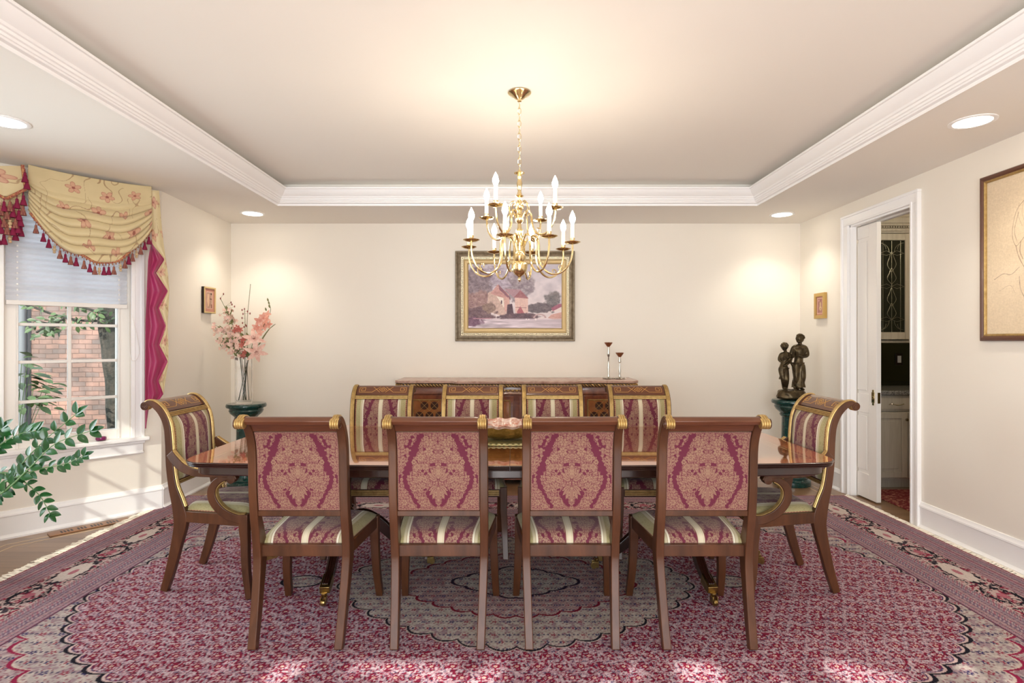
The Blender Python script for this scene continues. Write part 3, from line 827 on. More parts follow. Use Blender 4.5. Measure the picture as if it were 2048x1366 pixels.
    vn = fbm(al * 26, d * 34, 3, 91); vn2 = fbm(al * 50 + 9, d * 60, 2, 95)
    C2 = put(C2, m & (np.abs(vn - .5) < .055), black); C2 = put(C2, m & (vn2 > .66), (150, 50, 74)); C2 = put(C2, m & (vn2 < .27), black, .85)
    t = np.mod(al + .18, .62) - .31
    e = np.hypot(t / .135, q / .058)
    C2 = put(C2, m & (e < 1.28) & (vn > .42), black, .75); C2 = put(C2, m & (e < 1.02 + .08 * np.sin(np.arctan2(q / .05, t / .13) * 10)), (222, 206, 198)); C2 = put(C2, m & (e < .30), (190, 120, 132))
    t2 = np.mod(al + .18 + .31, .62) - .31; e2 = np.hypot(t2 / .10, q / .075)
    C2 = put(C2, m & (np.abs(e2 - 1) < .14) & (vn2 > .40), black); C2 = put(C2, m & (e2 < .35), rose)
    k = k1
    while k < .60:
        w = .0205; c0, dsh = seq[(i + 1) % 3]; band(k, k + w, c0, dsh); band(k + w, k + w + .004, (96, 66, 92)); k += w + .004; i += 1
    band(k, k + .008, (110, 60, 80))
    # abrash and pile
    v = 1 + .10 * (fbm(x * 1.3, y * 6, 3, 5) - .5) + .16 * (vnoise(x * 220, y * 220, 4) - .5)
    return np.clip(C2 * v[..., None] * .85, 0, 255), X, Y
nx, ny = 1500, 780
Crug, Xr, Yr = rug_colors(nx, ny)
Zr = np.full_like(Xr, .0105); Zr[0] = Zr[-1] = .001; Zr[:, 0] = Zr[:, -1] = .001
rug = grid_obj('persian_rug', np.stack([Xr, Yr, Zr], -1), Crug, m_rug)
tag(rug, 'large red and pale grey oriental rug with oval field under the dining table', 'rug')
random.seed(3)
g = G()
for side, x0, s in ((0, RX0, -1), (1, RX1, 1)):
    y = RY0 + .01
    while y < RY1 - .01:
        L = random.uniform(.05, .085) if side == 0 else random.uniform(.035, .058)
        dy = random.uniform(-.03, .03); w = random.uniform(.004, .007)
        pts = [(x0 - s * .01, y, .007), (x0 + s * L * .35, y + dy * .3, .008 + random.uniform(0, .007)), (x0 + s * L * .7, y + dy * .8, .006), (x0 + s * L, y + dy * 1.4, .0045)]
        g.tube(pts, [w * .6, w, w * 1.1, w * .4], 5); y += random.uniform(.009, .014)
fr = g.build('fringe', m_fringe, rug); fr['kind'] = 'stuff'

# ------------------------------------------------------------------ damask cloth
MAR = (92, 17, 44); TAN = (142, 109, 88)
def damask(U, V, W=965., H=900., seed=3, tan=TAN, mar=MAR):
    """U -1..1 across, V 0..1 downwards: tan florals on crimson."""
    X = np.abs(U) * W / 2; Yp = 255 + V * H
    d1, d2, ident = worley(X / 34. + 5, Yp / 34. + 3, seed)
    C = np.ones(X.shape + (3,)) * np.array(tan, float)
    C = put(C, (d2 - d1) < .13, mar, .85)
    C = put(C, (d1 < .12), mar, .6)
    C = put(C, (ident > .86), mar)
    e1, e2, _ = worley(X / 17. + 1, Yp / 17. + 8, seed + 4); C = put(C, (e2 - e1) < .12, mar, .5)
    wob = 11 * np.sin(Yp / 9.) + 6 * np.sin(X / 8.)
    band = [(248,285),(240,330),(285,400),(330,430),(335,540),(390,655),(415,720),(405,870),(330,960),(300,1040),(220,1110),(215,1090),(270,1000),(340,930),(375,850),(385,760),(300,690),(305,620),(290,560),(245,500),(215,430),(190,340),(110,285)]
    C = put(C, inpoly(X + wob, Yp, band), mar)
    C = put(C, inpoly(X + wob * .4, Yp, [(120,900),(60,960),(30,1060),(20,1110),(62,1105),(100,1040),(150,960)]), mar)
    C = put(C, inpoly(X, Yp, [(50,455),(90,450),(75,495),(50,500)]), mar)
    def ros(x0, y0, Rr, n=6, ph=0.):
        nonlocal C
        dx = X - x0; dy = Yp - y0; r = np.hypot(dx, dy); a = np.arctan2(dy, dx) + ph
        e = Rr * (1 + .22 * np.cos(n * a))
        C = put(C, r < e + 3, mar, .9); C = put(C, r < e, tan); C = put(C, (r < e) & (np.abs(np.cos(n * a / 2)) < .13) & (r > .35 * Rr), mar, .8)
        C = put(C, np.abs(r - .30 * Rr) < 2.6, mar, .9)
    for (x0, y0, Rr, n) in ((105,480,46,7),(205,548,40,8),(245,655,36,8),(100,372,42,6),(135,322,28,6),(150,655,34,7),(282,600,28,6),(190,1072,32,6),(440,320,34,5),(420,400,28,6),
                            (445,500,30,6),(450,600,26,6),(225,880,44,8),(250,800,34,6),(160,800,30,6),(400,1060,34,6),(120,1080,24,6),(330,1100,28,5),(200,415,20,5),(60,560,26,5)):
        ros(x0, y0, Rr, n)
    def petal(x0, y0, L, w, ang):
        nonlocal C
        for sx in (1, -1):
            dx = (X - x0 * sx if x0 else X); dy = Yp - y0
            c_, s_ = math.cos(ang) , math.sin(ang)
            t = dx * s_ * 1 - dy * c_; n_ = dx * c_ + dy * s_
            tt = t / L; ww = w * np.sin(PI * np.clip(tt, 0, 1) ** .9)
            ins = (tt > 0) & (tt < 1)
            C = put(C, ins & (np.abs(n_) < ww + 4), mar, .95); C = put(C, ins & (np.abs(n_) < ww), tan); C = put(C, ins & (np.abs(n_) < ww * .45) & (np.abs(n_) > ww * .3), mar, .7)
            break
    for ang, L in ((1.35, 120), (1.0, 150), (.62, 165), (.3, 150)): petal(0, 800, L, 24, ang)
    petal(0, 800, 185, 30, 0)
    for ang, L in ((2.0, 125), (2.35, 150), (2.7, 170)): petal(0, 870, L, 24, ang)
    petal(0, 860, 215, 26, PI)
    for x0, y0, a0 in ((250, 900, -.9), (240, 860, .2), (250, 880, .9), (220, 840, -.3)): petal(x0, y0, 110, 17, a0)
    for k in range(5): petal(240, 740 + k * 45, 80, 13, 1.1 + .12 * k); petal(200, 900, 80, 14, -1.2 + .5 * k)
    for k in range(9): petal(455 - 3 * k, 340 + k * 36, 60 + 3 * (4 - k), 12, -1.25)
    core = [(185, 275), (225, 350), (262, 430), (300, 520), (345, 620), (385, 700), (392, 790), (360, 880), (318, 960), (268, 1050), (235, 1110)]
    dd = np.full(X.shape, 999.)
    for (xa, ya), (xb, yb_) in zip(core, core[1:]):
        L2 = (xb - xa) ** 2 + (yb_ - ya) ** 2; t_ = np.clip(((X - xa) * (xb - xa) + (Yp - ya) * (yb_ - ya)) / L2, 0, 1)
        dd = np.minimum(dd, np.hypot(X - xa - t_ * (xb - xa), Yp - ya - t_ * (yb_ - ya)))
    C = put(C, dd < 24 + 7 * np.sin(Yp / 8.) - np.clip((Yp - 760) / 30, 0, 8), mar)
    edge = np.minimum(np.minimum(W / 2 - X, Yp - 255), 1155 - Yp)
    C = put(C, edge < 18, tan); C = put(C, (edge < 18) & (np.sin(X / 3.2) * np.sin(Yp / 3.2) > .1), mar, .8)
    return C
def striped(U, V, Z=1.0, dark=False):
    """front cloth: crimson damask between cream stripes. U -1..1."""
    a = np.abs(U)
    C = damask(np.sign(U) * a * 1.32 * Z, V * .92 + .03, seed=9, tan=(142, 112, 92))
    cream = (184, 174, 144); olive = (158, 148, 106)
    C = put(C, a < .075, (200, 190, 166)); C = put(C, (a > .045) & (a < .055), (176, 160, 120), .7); C = put(C, (a > .075) & (a < .088), (120, 90, 60), .6)
    C = put(C, (a > .66), olive); C = put(C, (a > .66) & (a < .70), (212, 206, 186)); C = put(C, (a > .70) & (a < .715), (130, 104, 70), .8)
    C = put(C, (a > .715) & (a < .77), cream); C = put(C, (a > .77) & (a < .785), (150, 132, 88), .7)
    t = fbm(U * 40, V * 30, 3, 4)
    C = put(C, (a > .785) & (a < .955) & (np.abs(t - .5) < .03), (132, 122, 74), .7)
    C = put(C, (a > .955), (176, 130, 96)); C = put(C, (a > .955) & (np.sin(V * 160) > 0), MAR, .5)
    return C

# ------------------------------------------------------------------ chairs
REAR = [(-.275, .002, .038), (-.238, .12, .046), (-.205, .25, .054), (-.182, .35, .066), (-.180, .41, .072), (-.198, .49, .058), (-.220, .57, .044), (-.234, .68, .040),
        (-.240, .80, .038), (-.250, .89, .037), (-.277, .955, .036), (-.316, .998, .033), (-.350, 1.010, .026), (-.370, .996, .018)]
REARS = sm(REAR, 6)
def half_at(z): return np.interp(z, [0, .4, .7, 1.03], [.205, .217, .218, .217])
def yat(z):
    zz = [p[1] for p in REARS[:70]]; yy = [p[0] for p in REARS[:70]]
    return float(np.interp(z, zz, yy))
PW = .036
def grid_pad(name, x0, x1, zlo, zhi, off, puff, fn, parent, n=(180, 190), back=False):
    """upholstered pad lying along the back posts"""
    nu, nv = n
    u = np.linspace(-1, 1, nu); v = np.linspace(0, 1, nv)
    U, V = np.meshgrid(u, v)
    z = zhi + (zlo - zhi) * V
    yc = np.interp(z, [p[1] for p in REARS[:72]], [p[0] for p in REARS[:72]])
    bul = (1 - U**4) * (1 - (2*V - 1)**6)
    y = yc + off + puff * bul
    edge = (np.abs(U) > .999) | (V < .001) | (V > .999)
    y = np.where(edge, yc, y)
    X = U * (x1 - x0) / 2 + (x0 + x1) / 2
    if back: X = X[:, ::-1]
    P = np.stack([X, y, z], -1)
    return grid_obj(name, P, fn(U, V), m_fab, parent)
def seat_pad(parent, hr, hf, y0, y1, zb=.425, dome=.052, drop=.0):
    nu, nv = 200, 190
    pu = lambda u: np.maximum(1 - np.abs(u)**5, 0) ** .5
    pv_ = lambda v: np.maximum(1 - np.abs(2*v - 1)**7, 0) ** .5
    def even(fn, lo, hi, width, n):
        q = np.linspace(lo, hi, 4000); L = np.r_[0, np.cumsum(np.hypot(np.diff(q) * width, np.diff(fn(q)) * dome))]
        return np.interp(np.linspace(0, L[-1], n), L, q)
    ue = even(pu, -1, 1, hf, nu); ve = even(pv_, 0, 1, y1 - y0, nv)
    U, V = np.meshgrid(ue, ve); Ut, Vt = np.meshgrid(np.linspace(-1, 1, nu), np.linspace(0, 1, nv))
    h = hf + (hr - hf) * V
    y = y1 + (y0 - y1) * V
    z = zb + dome * pu(U) * pv_(V)
    X = U * h
    return grid_obj('seat', np.stack([X, y, z], -1), striped(Ut, Vt), m_fab, parent)
def make_chair(arm=False):
    t = empty('armchair' if arm else 'dining_chair')
    HF = .292 if arm else .248        # half width at the front
    FY = .225 if arm else .262        # front foot
    SY = .215 if arm else .232        # seat front
    for s in (-1, 1):
        path = [(p[0], p[1], p[2], s * (half_at(p[1]) - PW / 2)) for p in REARS]
        G().ribbon(path, PW).build('rear_leg', m_wood, t, bevel=.0035, ang=40)
        fx_ = HF - .022
        fp = sm([(SY - .022, .437, .046), (SY - .022, .36, .046), (SY - .018, .30, .040), (SY - .010, .15, .036), (FY, .002, .030)], 5)
        G().ribbon([(p[0], p[1], p[2], s * (fx_ + .014 * max(0, .3 - p[1]) / .3)) for p in fp], [.044 - .010 * max(0, .38 - p[1]) / .38 for p in fp]).build('front_leg', m_wood, t, bevel=.003)
    # seat rails
    g = G()
    hr = half_at(.4)
    g.box(-hr + .03, hr - .03, -.196, -.166, .374, .427)
    g.box(-HF + .04, HF - .04, SY - .036, SY - .006, .375, .432)
    for s in (-1, 1):
        p0 = Vector((s * (hr - .020), -.17)); p1 = Vector((s * (HF - .018), SY - .03)); d = (p1 - p0).normalized(); n_ = Vector((-d.y, d.x)) * .013
        g.prism([tuple(p0 + n_), tuple(p0 - n_), tuple(p1 - n_), tuple(p1 + n_)], .375, .434)
    g.build('seat_rail', m_wood, t, bevel=.003)
    g = G()
    for k in range(3): g.tube([(-HF + .05, SY - .004, .390 + .012 * k), (HF - .05, SY - .004, .390 + .012 * k)], .0048, 6)
    g.build('rail_reeding', m_gilt, t)
    seat_pad(t, hr - .018 if not arm else hr - .025, HF - .006 if not arm else HF - .03, -.172, SY - .004)
    # back: bottom rail, crest, panels
    xi = .184
    yb = yat(.58)
    G().box(-xi, xi, yb - .013, yb + .011, .566, .592).build('back_rail', m_wood, t, bevel=.003)
    cp = [(p[0], p[1], .022, 0) for p in REARS if p[1] > .952 or p[0] < -.30]
    cr = G().ribbon(cp, .366).build('crest_rail', m_crest, t, bevel=.002)
    g = G()
    fr_ = []
    for i, p in enumerate(cp):
        a = cp[max(i-1, 0)]; b = cp[min(i+1, len(cp)-1)]; ty, tz = b[0]-a[0], b[1]-a[1]; L = math.hypot(ty, tz)
        ny, nz = tz / L, -ty / L
        fr_.append((p[0] + ny * .0115, p[1] + nz * .0115))
    fr_ = np.array(fr_); seg = np.r_[0, np.cumsum(np.hypot(*np.diff(fr_, axis=0).T))]
    def on(s_, x): return (x, float(np.interp(s_, seg, fr_[:, 0])), float(np.interp(s_, seg, fr_[:, 1])))
    def line(pts):
        out = []
        for (s0, x0), (s1, x1) in zip(pts, pts[1:]):
            for k in range(6): out.append(on(s0 + (s1 - s0) * k / 6, x0 + (x1 - x0) * k / 6))
        out.append(on(*pts[-1])); g.tube(out, .0012, 4)
    lo, hi, mi_ = .022, .072, .047
    line([(mi_ - .022, 0), (mi_, .028), (mi_ + .022, 0), (mi_, -.028), (mi_ - .022, 0)])
    line([(mi_ - .010, 0), (mi_, .012), (mi_ + .010, 0), (mi_, -.012), (mi_ - .010, 0)])
    for s in (-1, 1):
        line([(hi, s * .02), (lo, s * .075), (lo, s * .165), (hi - .006, s * .165), (hi - .006, s * .125), (lo + .012, s * .125), (lo + .012, s * .152), (mi_ + .006, s * .152), (mi_ + .006, s * .14)])
        line([(lo, s * .02), (hi, s * .07)])
    g.build('inlay', m_inlay, cr)
    # gilt reeding below the crest and on the bottom rail
    g = G()
    for k in range(3):
        z = .938 + .008 * k; g.tube([(-xi, yat(z) + .022, z), (xi, yat(z) + .022, z)], .0048, 6)
    g.build('gilt_reeding', m_gilt, t); g = G()
    for k in range(2):
        z = .574 + .009 * k; g.tube([(-xi, yat(z) + .013, z), (xi, yat(z) + .013, z)], .0045, 6)
    g.build('rail_gilding', m_gilt, t)
    grid_pad('backrest', -.181, .181, .592, .936, .014, .022, striped, t)
    grid_pad('back_cloth', -.181, .181, .592, .946, -.0125, -.003, lambda U, V: damask(U, V), t, back=False)
    # gilt mouldings up the front of the posts, scroll ends with collars
    for s in (-1, 1):
        g = G(); P = []
        src = [p for i, p in enumerate(REARS) if p[1] > .44 and i > 20]
        for off, rr in ((-.0085, .0052), (0, .0062), (.0085, .0052)):
            pts = []
            for i, p in enumerate(src):
                a = src[max(i-1, 0)]; b = src[min(i+1, len(src)-1)]; ty, tz = b[0]-a[0], b[1]-a[1]; L = math.hypot(ty, tz) or 1
                w = p[2] / 2 + .001
                pts.append((s * (half_at(p[1]) - PW / 2) + off, p[0] + tz / L * w, p[1] - ty / L * w))
            g.tube(pts, rr, 6)
        g.build('gilt_moulding', m_gilt, t)
        g = G(); xc0, xc1 = s * .179, s * .2175
        prof = []
        for k in range(33):
            q = k / 32; prof.append((.0195 + .0035 * abs(math.sin(q * PI * 4)), xc0 + (xc1 - xc0) * q))
        if s < 0: prof = prof[::-1]
        g.lathe(prof, (0, -.366, .994), 20, 'x')
        g.build('scroll_collar', m_gilt, t)
        # carved volute on the outer face
        g = G(); pts = []
        for k in range(28):
            a = k / 27 * 2.2 * 2 * PI; r_ = .004 + .017 * k / 27
            pts.append((s * .2190, -.366 - r_ * math.cos(a), .994 + r_ * math.sin(a)))
        g.tube(pts, .0024, 5)
        g.lathe([(.0215, s * .2165), (.022, s * .2180), (.001, s * .2184)] if s > 0 else [(.001, -.2184), (.022, -.2180), (.0215, -.2165)], (0, -.366, .994), 20, 'x')
        g.build('volute', m_wood, t)
    if arm:
        for s in (-1, 1):
            ap = sm([(-.222, .748, .044, .219), (-.190, .715, .048, .232), (-.135, .676, .044, .250), (-.06, .656, .038, .272), (.03, .652, .034, .284), (.10, .650, .032, .288), (.145, .640, .026, .288), (.160, .622, .018, .288)], 5)
            G().ribbon([(p[0], p[1], p[2], s * p[3]) for p in ap], .040).build('arm', m_wood, t, bevel=.004)
            sp = sm([(.120, .636, .026, .288), (.070, .618, .036, .288), (.036, .575, .042, .286), (.040, .515, .044, .284), (.085, .455, .044, .280), (.150, .420, .044, .276), (.195, .412, .050, .272)], 5)
            G().ribbon([(p[0], p[1], p[2], s * p[3]) for p in sp], .038).build('arm_support', m_wood, t, bevel=.004)
            g = G()
            for off in (-.009, 0, .009):
                pts = []
                for i, p in enumerate(ap[2:-6]):
                    pts.append((s * p[3] + off, p[0] + .006, p[1] + p[2] / 2 + .001))
                g.tube(pts, .0055, 6)
                pts = []
                for i, p in enumerate(sp[2:]):
                    a = sp[max(i+1, 0)]; b = sp[min(i+3, len(sp)-1)]; ty, tz = b[0]-a[0], b[1]-a[1]; L = math.hypot(ty, tz) or 1
                    w = p[2] / 2 + .001
                    pts.append((s * p[3] + off, p[0] - tz / L * w, p[1] + ty / L * w))
                g.tube(pts, .0050, 6)
            g.build('arm_gilding', m_gilt, t)
            g = G(); g.lathe([(.001, -.024), (.021, -.022), (.022, 0), (.021, .022), (.001, .024)], (s * .288, .138, .625), 18, 'x')
            g.build('arm_scroll', m_wood, t)
    return t

ch0 = make_chair()
GF, GB = 'side chairs seen from behind along the near side of the table', 'side chairs facing the viewer beyond the table'
front = [(-.938, 'leftmost of the four chairs seen from behind, crimson damask back panel'),
         (-.323, 'second chair from the left seen from behind, left of the centre gap'),
         (.262, 'third chair from the left seen from behind, right of the centre gap'),
         (.858, 'rightmost of the four chairs seen from behind, crimson damask back panel')]
back = [(-.916, 'leftmost striped chair facing the viewer beyond the table'),
        (-.278, 'striped chair beyond the table just left of the glass bowl'),
        (.284, 'striped chair beyond the table just right of the glass bowl'),
        (.896, 'rightmost striped chair facing the viewer beyond the table, below the candlesticks')]
RZ = .0120
for i, (x, lab) in enumerate(front):
    c = ch0 if i == 0 else copy_tree(ch0)
    c.location = (x, 2.745, RZ); tag(c, lab, 'chair', GF)
for i, (x, lab) in enumerate(back):
    c = copy_tree(ch0); c.location = (x, 3.745, RZ); c.rotation_euler = (0, 0, PI); tag(c, lab, 'chair', GB)
ac = make_chair(True)
ac.location = (-1.590, 3.245, RZ); ac.rotation_euler = (0, 0, R(-90)); tag(ac, 'striped armchair with scrolled arms at the left end of the table, by the window', 'armchair', 'armchairs at the two ends of the table')
a2 = copy_tree(ac); a2.location = (1.452, 3.225, RZ); a2.rotation_euler = (0, 0, R(90)); tag(a2, 'striped armchair with scrolled arms at the right end of the table, by the doorway', 'armchair', 'armchairs at the two ends of the table')

# ------------------------------------------------------------------ dining table
TX, TY = -.01, 3.385; HL, HDC, HDE = 1.63, .690, .605
def table_outline(ins=0.0, n=26):
    hl = HL - ins; rc = .125 - ins * .4; pts = []
    def hd(x): return HDE + (HDC - HDE) * (1 - (x / HL) ** 2) - ins
    ye = hd(hl)
    xs = np.linspace(-(hl - rc), hl - rc, n)
    for x in xs: pts.append((x, -hd(x)))
    y0 = hd(hl - rc)
    for k in range(1, 9): a = k / 9 * PI / 2; pts.append((hl - rc + rc * math.sin(a), -(y0 - rc + rc * math.cos(a))))
    for y in np.linspace(-(y0 - rc), y0 - rc, 10): pts.append((hl + .012 * (1 - (y / y0) ** 2), y))
    for k in range(1, 9): a = k / 9 * PI / 2; pts.append((hl - rc + rc * math.cos(a), (y0 - rc + rc * math.sin(a))))
    for x in xs[::-1]: pts.append((x, hd(x)))
    for k in range(1, 9): a = k / 9 * PI / 2; pts.append((-(hl - rc) - rc * math.sin(a), (y0 - rc + rc * math.cos(a))))
    for y in np.linspace(y0 - rc, -(y0 - rc), 10): pts.append((-hl - .012 * (1 - (y / y0) ** 2), y))
    for k in range(1, 9): a = k / 9 * PI / 2; pts.append((-(hl - rc) - rc * math.cos(a), -(y0 - rc + rc * math.sin(a))))
    return pts
def top_mat():
    m = bpy.data.materials.new('banded_mahogany_top'); m.use_nodes = True; nt = m.node_tree; L = nt.links.new
    b = nt.nodes['Principled BSDF']; tc = nt.nodes.new('ShaderNodeTexCoord'); sp = nt.nodes.new('ShaderNodeSeparateXYZ'); L(tc.outputs['Object'], sp.inputs[0])
    def ma(op, a, b_=None):
        n = nt.nodes.new('ShaderNodeMath'); n.operation = op
        for i, v in enumerate((a, b_)):
            if v is None: continue
            if isinstance(v, (int, float)): n.inputs[i].default_value = v
            else: L(v, n.inputs[i])
        return n.outputs[0]
    ax = ma('ABSOLUTE', sp.outputs[0]); ay = ma('ABSOLUTE', sp.outputs[1])
    dx = ma('SUBTRACT', HL, ax)
    xx = ma('MULTIPLY', ma('DIVIDE', ax, HL), ma('DIVIDE', ax, HL))
    hd = ma('SUBTRACT', HDC, ma('MULTIPLY', xx, HDC - HDE)); dy = ma('SUBTRACT', hd, ay)
    d = ma('MINIMUM', dx, dy)
    r = nt.nodes.new('ShaderNodeValToRGB'); r.color_ramp.interpolation = 'CONSTANT'
    e = r.color_ramp.elements
    e[0].position = 0; e[0].color = (*lin((196, 116, 72)), 1); e[1].position = .105; e[1].color = (*lin((60, 26, 14)), 1)
    for p, c in ((.110, (226, 174, 116)), (.122, (60, 26, 14)), (.126, (150, 80, 46)), (.165, (214, 160, 104)), (.169, (122, 62, 36))):
        q = e.new(p); q.color = (*lin(c), 1)
    L(d, r.inputs[0])
    mp = nt.nodes.new('ShaderNodeMapping'); mp.inputs['Scale'].default_value = (3, 22, 3); n = nt.nodes.new('ShaderNodeTexNoise'); n.inputs['Scale'].default_value = 1; n.inputs['Detail'].default_value = 6; n.inputs['Distortion'].default_value = 1.0
    L(tc.outputs['Object'], mp.inputs[0]); L(mp.outputs[0], n.inputs['Vector'])
    r2 = nt.nodes.new('ShaderNodeValToRGB'); r2.color_ramp.elements[0].position = .3; r2.color_ramp.elements[1].position = .7
    r2.color_ramp.elements[0].color = (.62, .56, .52, 1); r2.color_ramp.elements[1].color = (1.05, 1, 1, 1); L(n.outputs['Fac'], r2.inputs[0])
    mx = nt.nodes.new('ShaderNodeMixRGB'); mx.blend_type = 'MULTIPLY'; mx.inputs[0].default_value = .8; L(r.outputs[0], mx.inputs[1]); L(r2.outputs[0], mx.inputs[2]); L(mx.outputs[0], b.inputs['Base Color'])
    b.inputs['Roughness'].default_value = .06; b.inputs['IOR'].default_value = 1.7; b.inputs['Coat Weight'].default_value = .8; b.inputs['Coat Roughness'].default_value = .012; b.inputs['Coat IOR'].default_value = 1.7
    return m
m_top = top_mat()
tb = empty('dining_table', (TX, TY, RZ), 0, 'long mahogany dining table with satinwood banding and brass-footed pedestals', 'dining table')
zt = .760 - RZ
prof = [(.012, zt), (.004, zt - .0005)]
rgs = [[(x, y, zt) for x, y in table_outline(.006)]]
for k in range(3):
    z0 = zt - .001 - k * .0088
    for q in range(5):
        a = q / 4 * PI
        rgs.append([(x, y, z0 - .0044 + .0044 * math.cos(a)) for x, y in table_outline(.006 + .003 * k - .0065 * math.sin(a))])
rgs.append([(x, y, zt - .028) for x, y in table_outline(.03)])
g = G(); g.rings(rgs)
g.m = [0 if (len(f) > 10 and abs(g.v[f[0]][2] - zt) < 1e-5) else 1 for f in g.f]
tt = g.build('tabletop', [m_top, m_dwood], tb, ang=50)
G().box(-.0012, .0012, -HDC - .0012, HDC + .0012, zt - .028, zt + .0003).build('leaf_seam', m_dark, tt)
g = G(); g.rings([[(x, y, z) for x, y in table_outline(i_)] for i_, z in ((.045, zt - .027), (.045, zt - .068), (.050, zt - .072), (.075, zt - .072), (.075, zt - .027))])
g.build('apron', m_dwood, tb, bevel=.002)
def saber(parent, ang, cx_, L=.47):
    """a reeded sabre leg with brass toe cap and castor"""
    p = sm([(.03, .27, .075), (.10, .30, .070), (.19, .26, .062), (.28, .18, .052), (.37, .112, .044), (L, .078, .034)], 6)
    M = Matrix.Translation((cx_, 0, 0)) @ Matrix.Rotation(ang, 4, 'Z')
    g = G().ribbon([(q[0], q[1], q[2], 0) for q in p], [.058 - .018 * i / (len(p) - 1) for i in range(len(p))])
    for off in (-.014, 0, .014):
        pts = []
        for i, q in enumerate(p):
            a = p[max(i-1, 0)]; b = p[min(i+1, len(p)-1)]; ty, tz = b[0]-a[0], b[1]-a[1]; LL = math.hypot(ty, tz)
            pts.append((off * (1 - .3 * i / len(p)), q[0] - tz / LL * q[2] / 2, q[1] + ty / LL * q[2] / 2))
        g.tube(pts, .0065, 6)
    g.v = [tuple(M @ Vector(v)) for v in g.v]
    lg = g.build('pedestal_leg', m_dwood, parent, bevel=.002)
    g = G()
    e0 = [(L - .075, .098), (L - .01, .076), (L + .018, .070)]
    g.ribbon([(e0[0][0], e0[0][1], .052, 0), (e0[1][0], e0[1][1], .046, 0), (e0[2][0], e0[2][1], .034, 0)], .050)
    g.lathe([(.001, .062), (.016, .060), (.014, .048), (.008, .044), (.008, .036), (.001, .036)][::-1], (0, L + .022, 0), 12)
    for s in (-1, 1): g.box(s * .012 - .0025, s * .012 + .0025, L + .012, L + .050, .010, .046)
    g.v = [tuple(M @ Vector(v)) for v in g.v]
    cap = g.build('brass_toe', m_obrass, lg, bevel=.0015)
    g = G(); g.lathe([(.001, -.009), (.017, -.0085), (.0185, 0), (.017, .0085), (.001, .009)], (0, L + .040, .0190), 18, 'x')
    g.v = [tuple(M @ Vector(v)) for v in g.v]
    g.build('castor', m_obrass, lg)
for cx_ in (-.98, 1.0):
    g = G(); g.lathe([(.001, .20), (.060, .20), (.085, .225), (.085, .262), (.060, .285), (.046, .31), (.058, .335), (.040, .36), (.036, .50), (.052, .56), (.062, .60), (.045, .635), (.058, .66), (.001, .66)], (cx_, -.02, 0), 28)
    g.box(cx_ - .28, cx_ + .28, -.045, .005, .655, zt - .04); g.box(cx_ - .05, cx_ + .05, -.42, .38, .66, zt - .03)
    pd = g.build('pedestal', m_dwood, tb, bevel=.002)
    for a in (0, 90, 180, 270):
        M0 = R(a)
        saber(tb, M0 + R(4), cx_)
# ------------------------------------------------------------------ bowl on its tray
g = G(); n = 96
def bring(r, z, wav, fr_=15): return [((r + wav * math.cos(fr_ * 2*PI*k/n)) * math.cos(2*PI*k/n), (r + wav * math.cos(fr_ * 2*PI*k/n)) * math.sin(2*PI*k/n) * .82, z + wav * .9 * math.sin(fr_ * 2*PI*k/n)) for k in range(n)]
rg = [bring(.02, .008, 0), bring(.085, .002, 0), bring(.12, .010, 0), bring(.165, .032, .002), bring(.185, .055, .003), bring(.200, .078, .004), bring(.215, .094, .005), bring(.211, .096, .005), bring(.190, .080, .004), bring(.172, .056, .003), bring(.15, .034, .002), bring(.11, .016, 0), bring(.03, .013, 0)]
g.rings(rg)
m_bowl = mat('amber_glaze', (128, 96, 40), .12, noise=((168, 128, 62), (16, 16, 26), .42, .6, 6, 1.2), coat=.8, metal=.25)
g.m = [1 if g.v[f[0]][2] > .068 or i > 96 * 6 else 0 for i, f in enumerate(g.f)]
m_rim = mat('rose_glaze', (222, 200, 186), .1, noise=((186, 116, 92), (18, 18, 30), .42, .62, 6, 1.2), coat=.8)
o = g.build('glass_bowl', [m_bowl, m_rim], loc=(-.04, 3.40, .7735)); tag(o, 'wavy rimmed amber and pink bowl in the middle of the dining table', 'bowl')
tr_ = empty('serving_tray', (-.04, 3.40, .7602), 0, 'shallow patterned greenish gold tray under the amber bowl', 'tray')
m_tray = mat('gold_tray', (168, 150, 96), .3, noise=((112, 116, 74), (60, 60, 60), .42, .6), metal=.3)
g = G(); g.box(-.27, .27, -.20, .20, 0, .010); g.build('tray_base', m_tray, tr_, bevel=.003)
g = G()
for k in range(17):
    x = -.262 + k * .0315
    g.box(x, x + .018, -.195, -.185, .0098, .0125); g.box(x, x + .018, .185, .195, .0098, .0125)
g.build('fretwork', mat('pale_gilt', (226, 214, 160), .35, metal=.4), tr_)
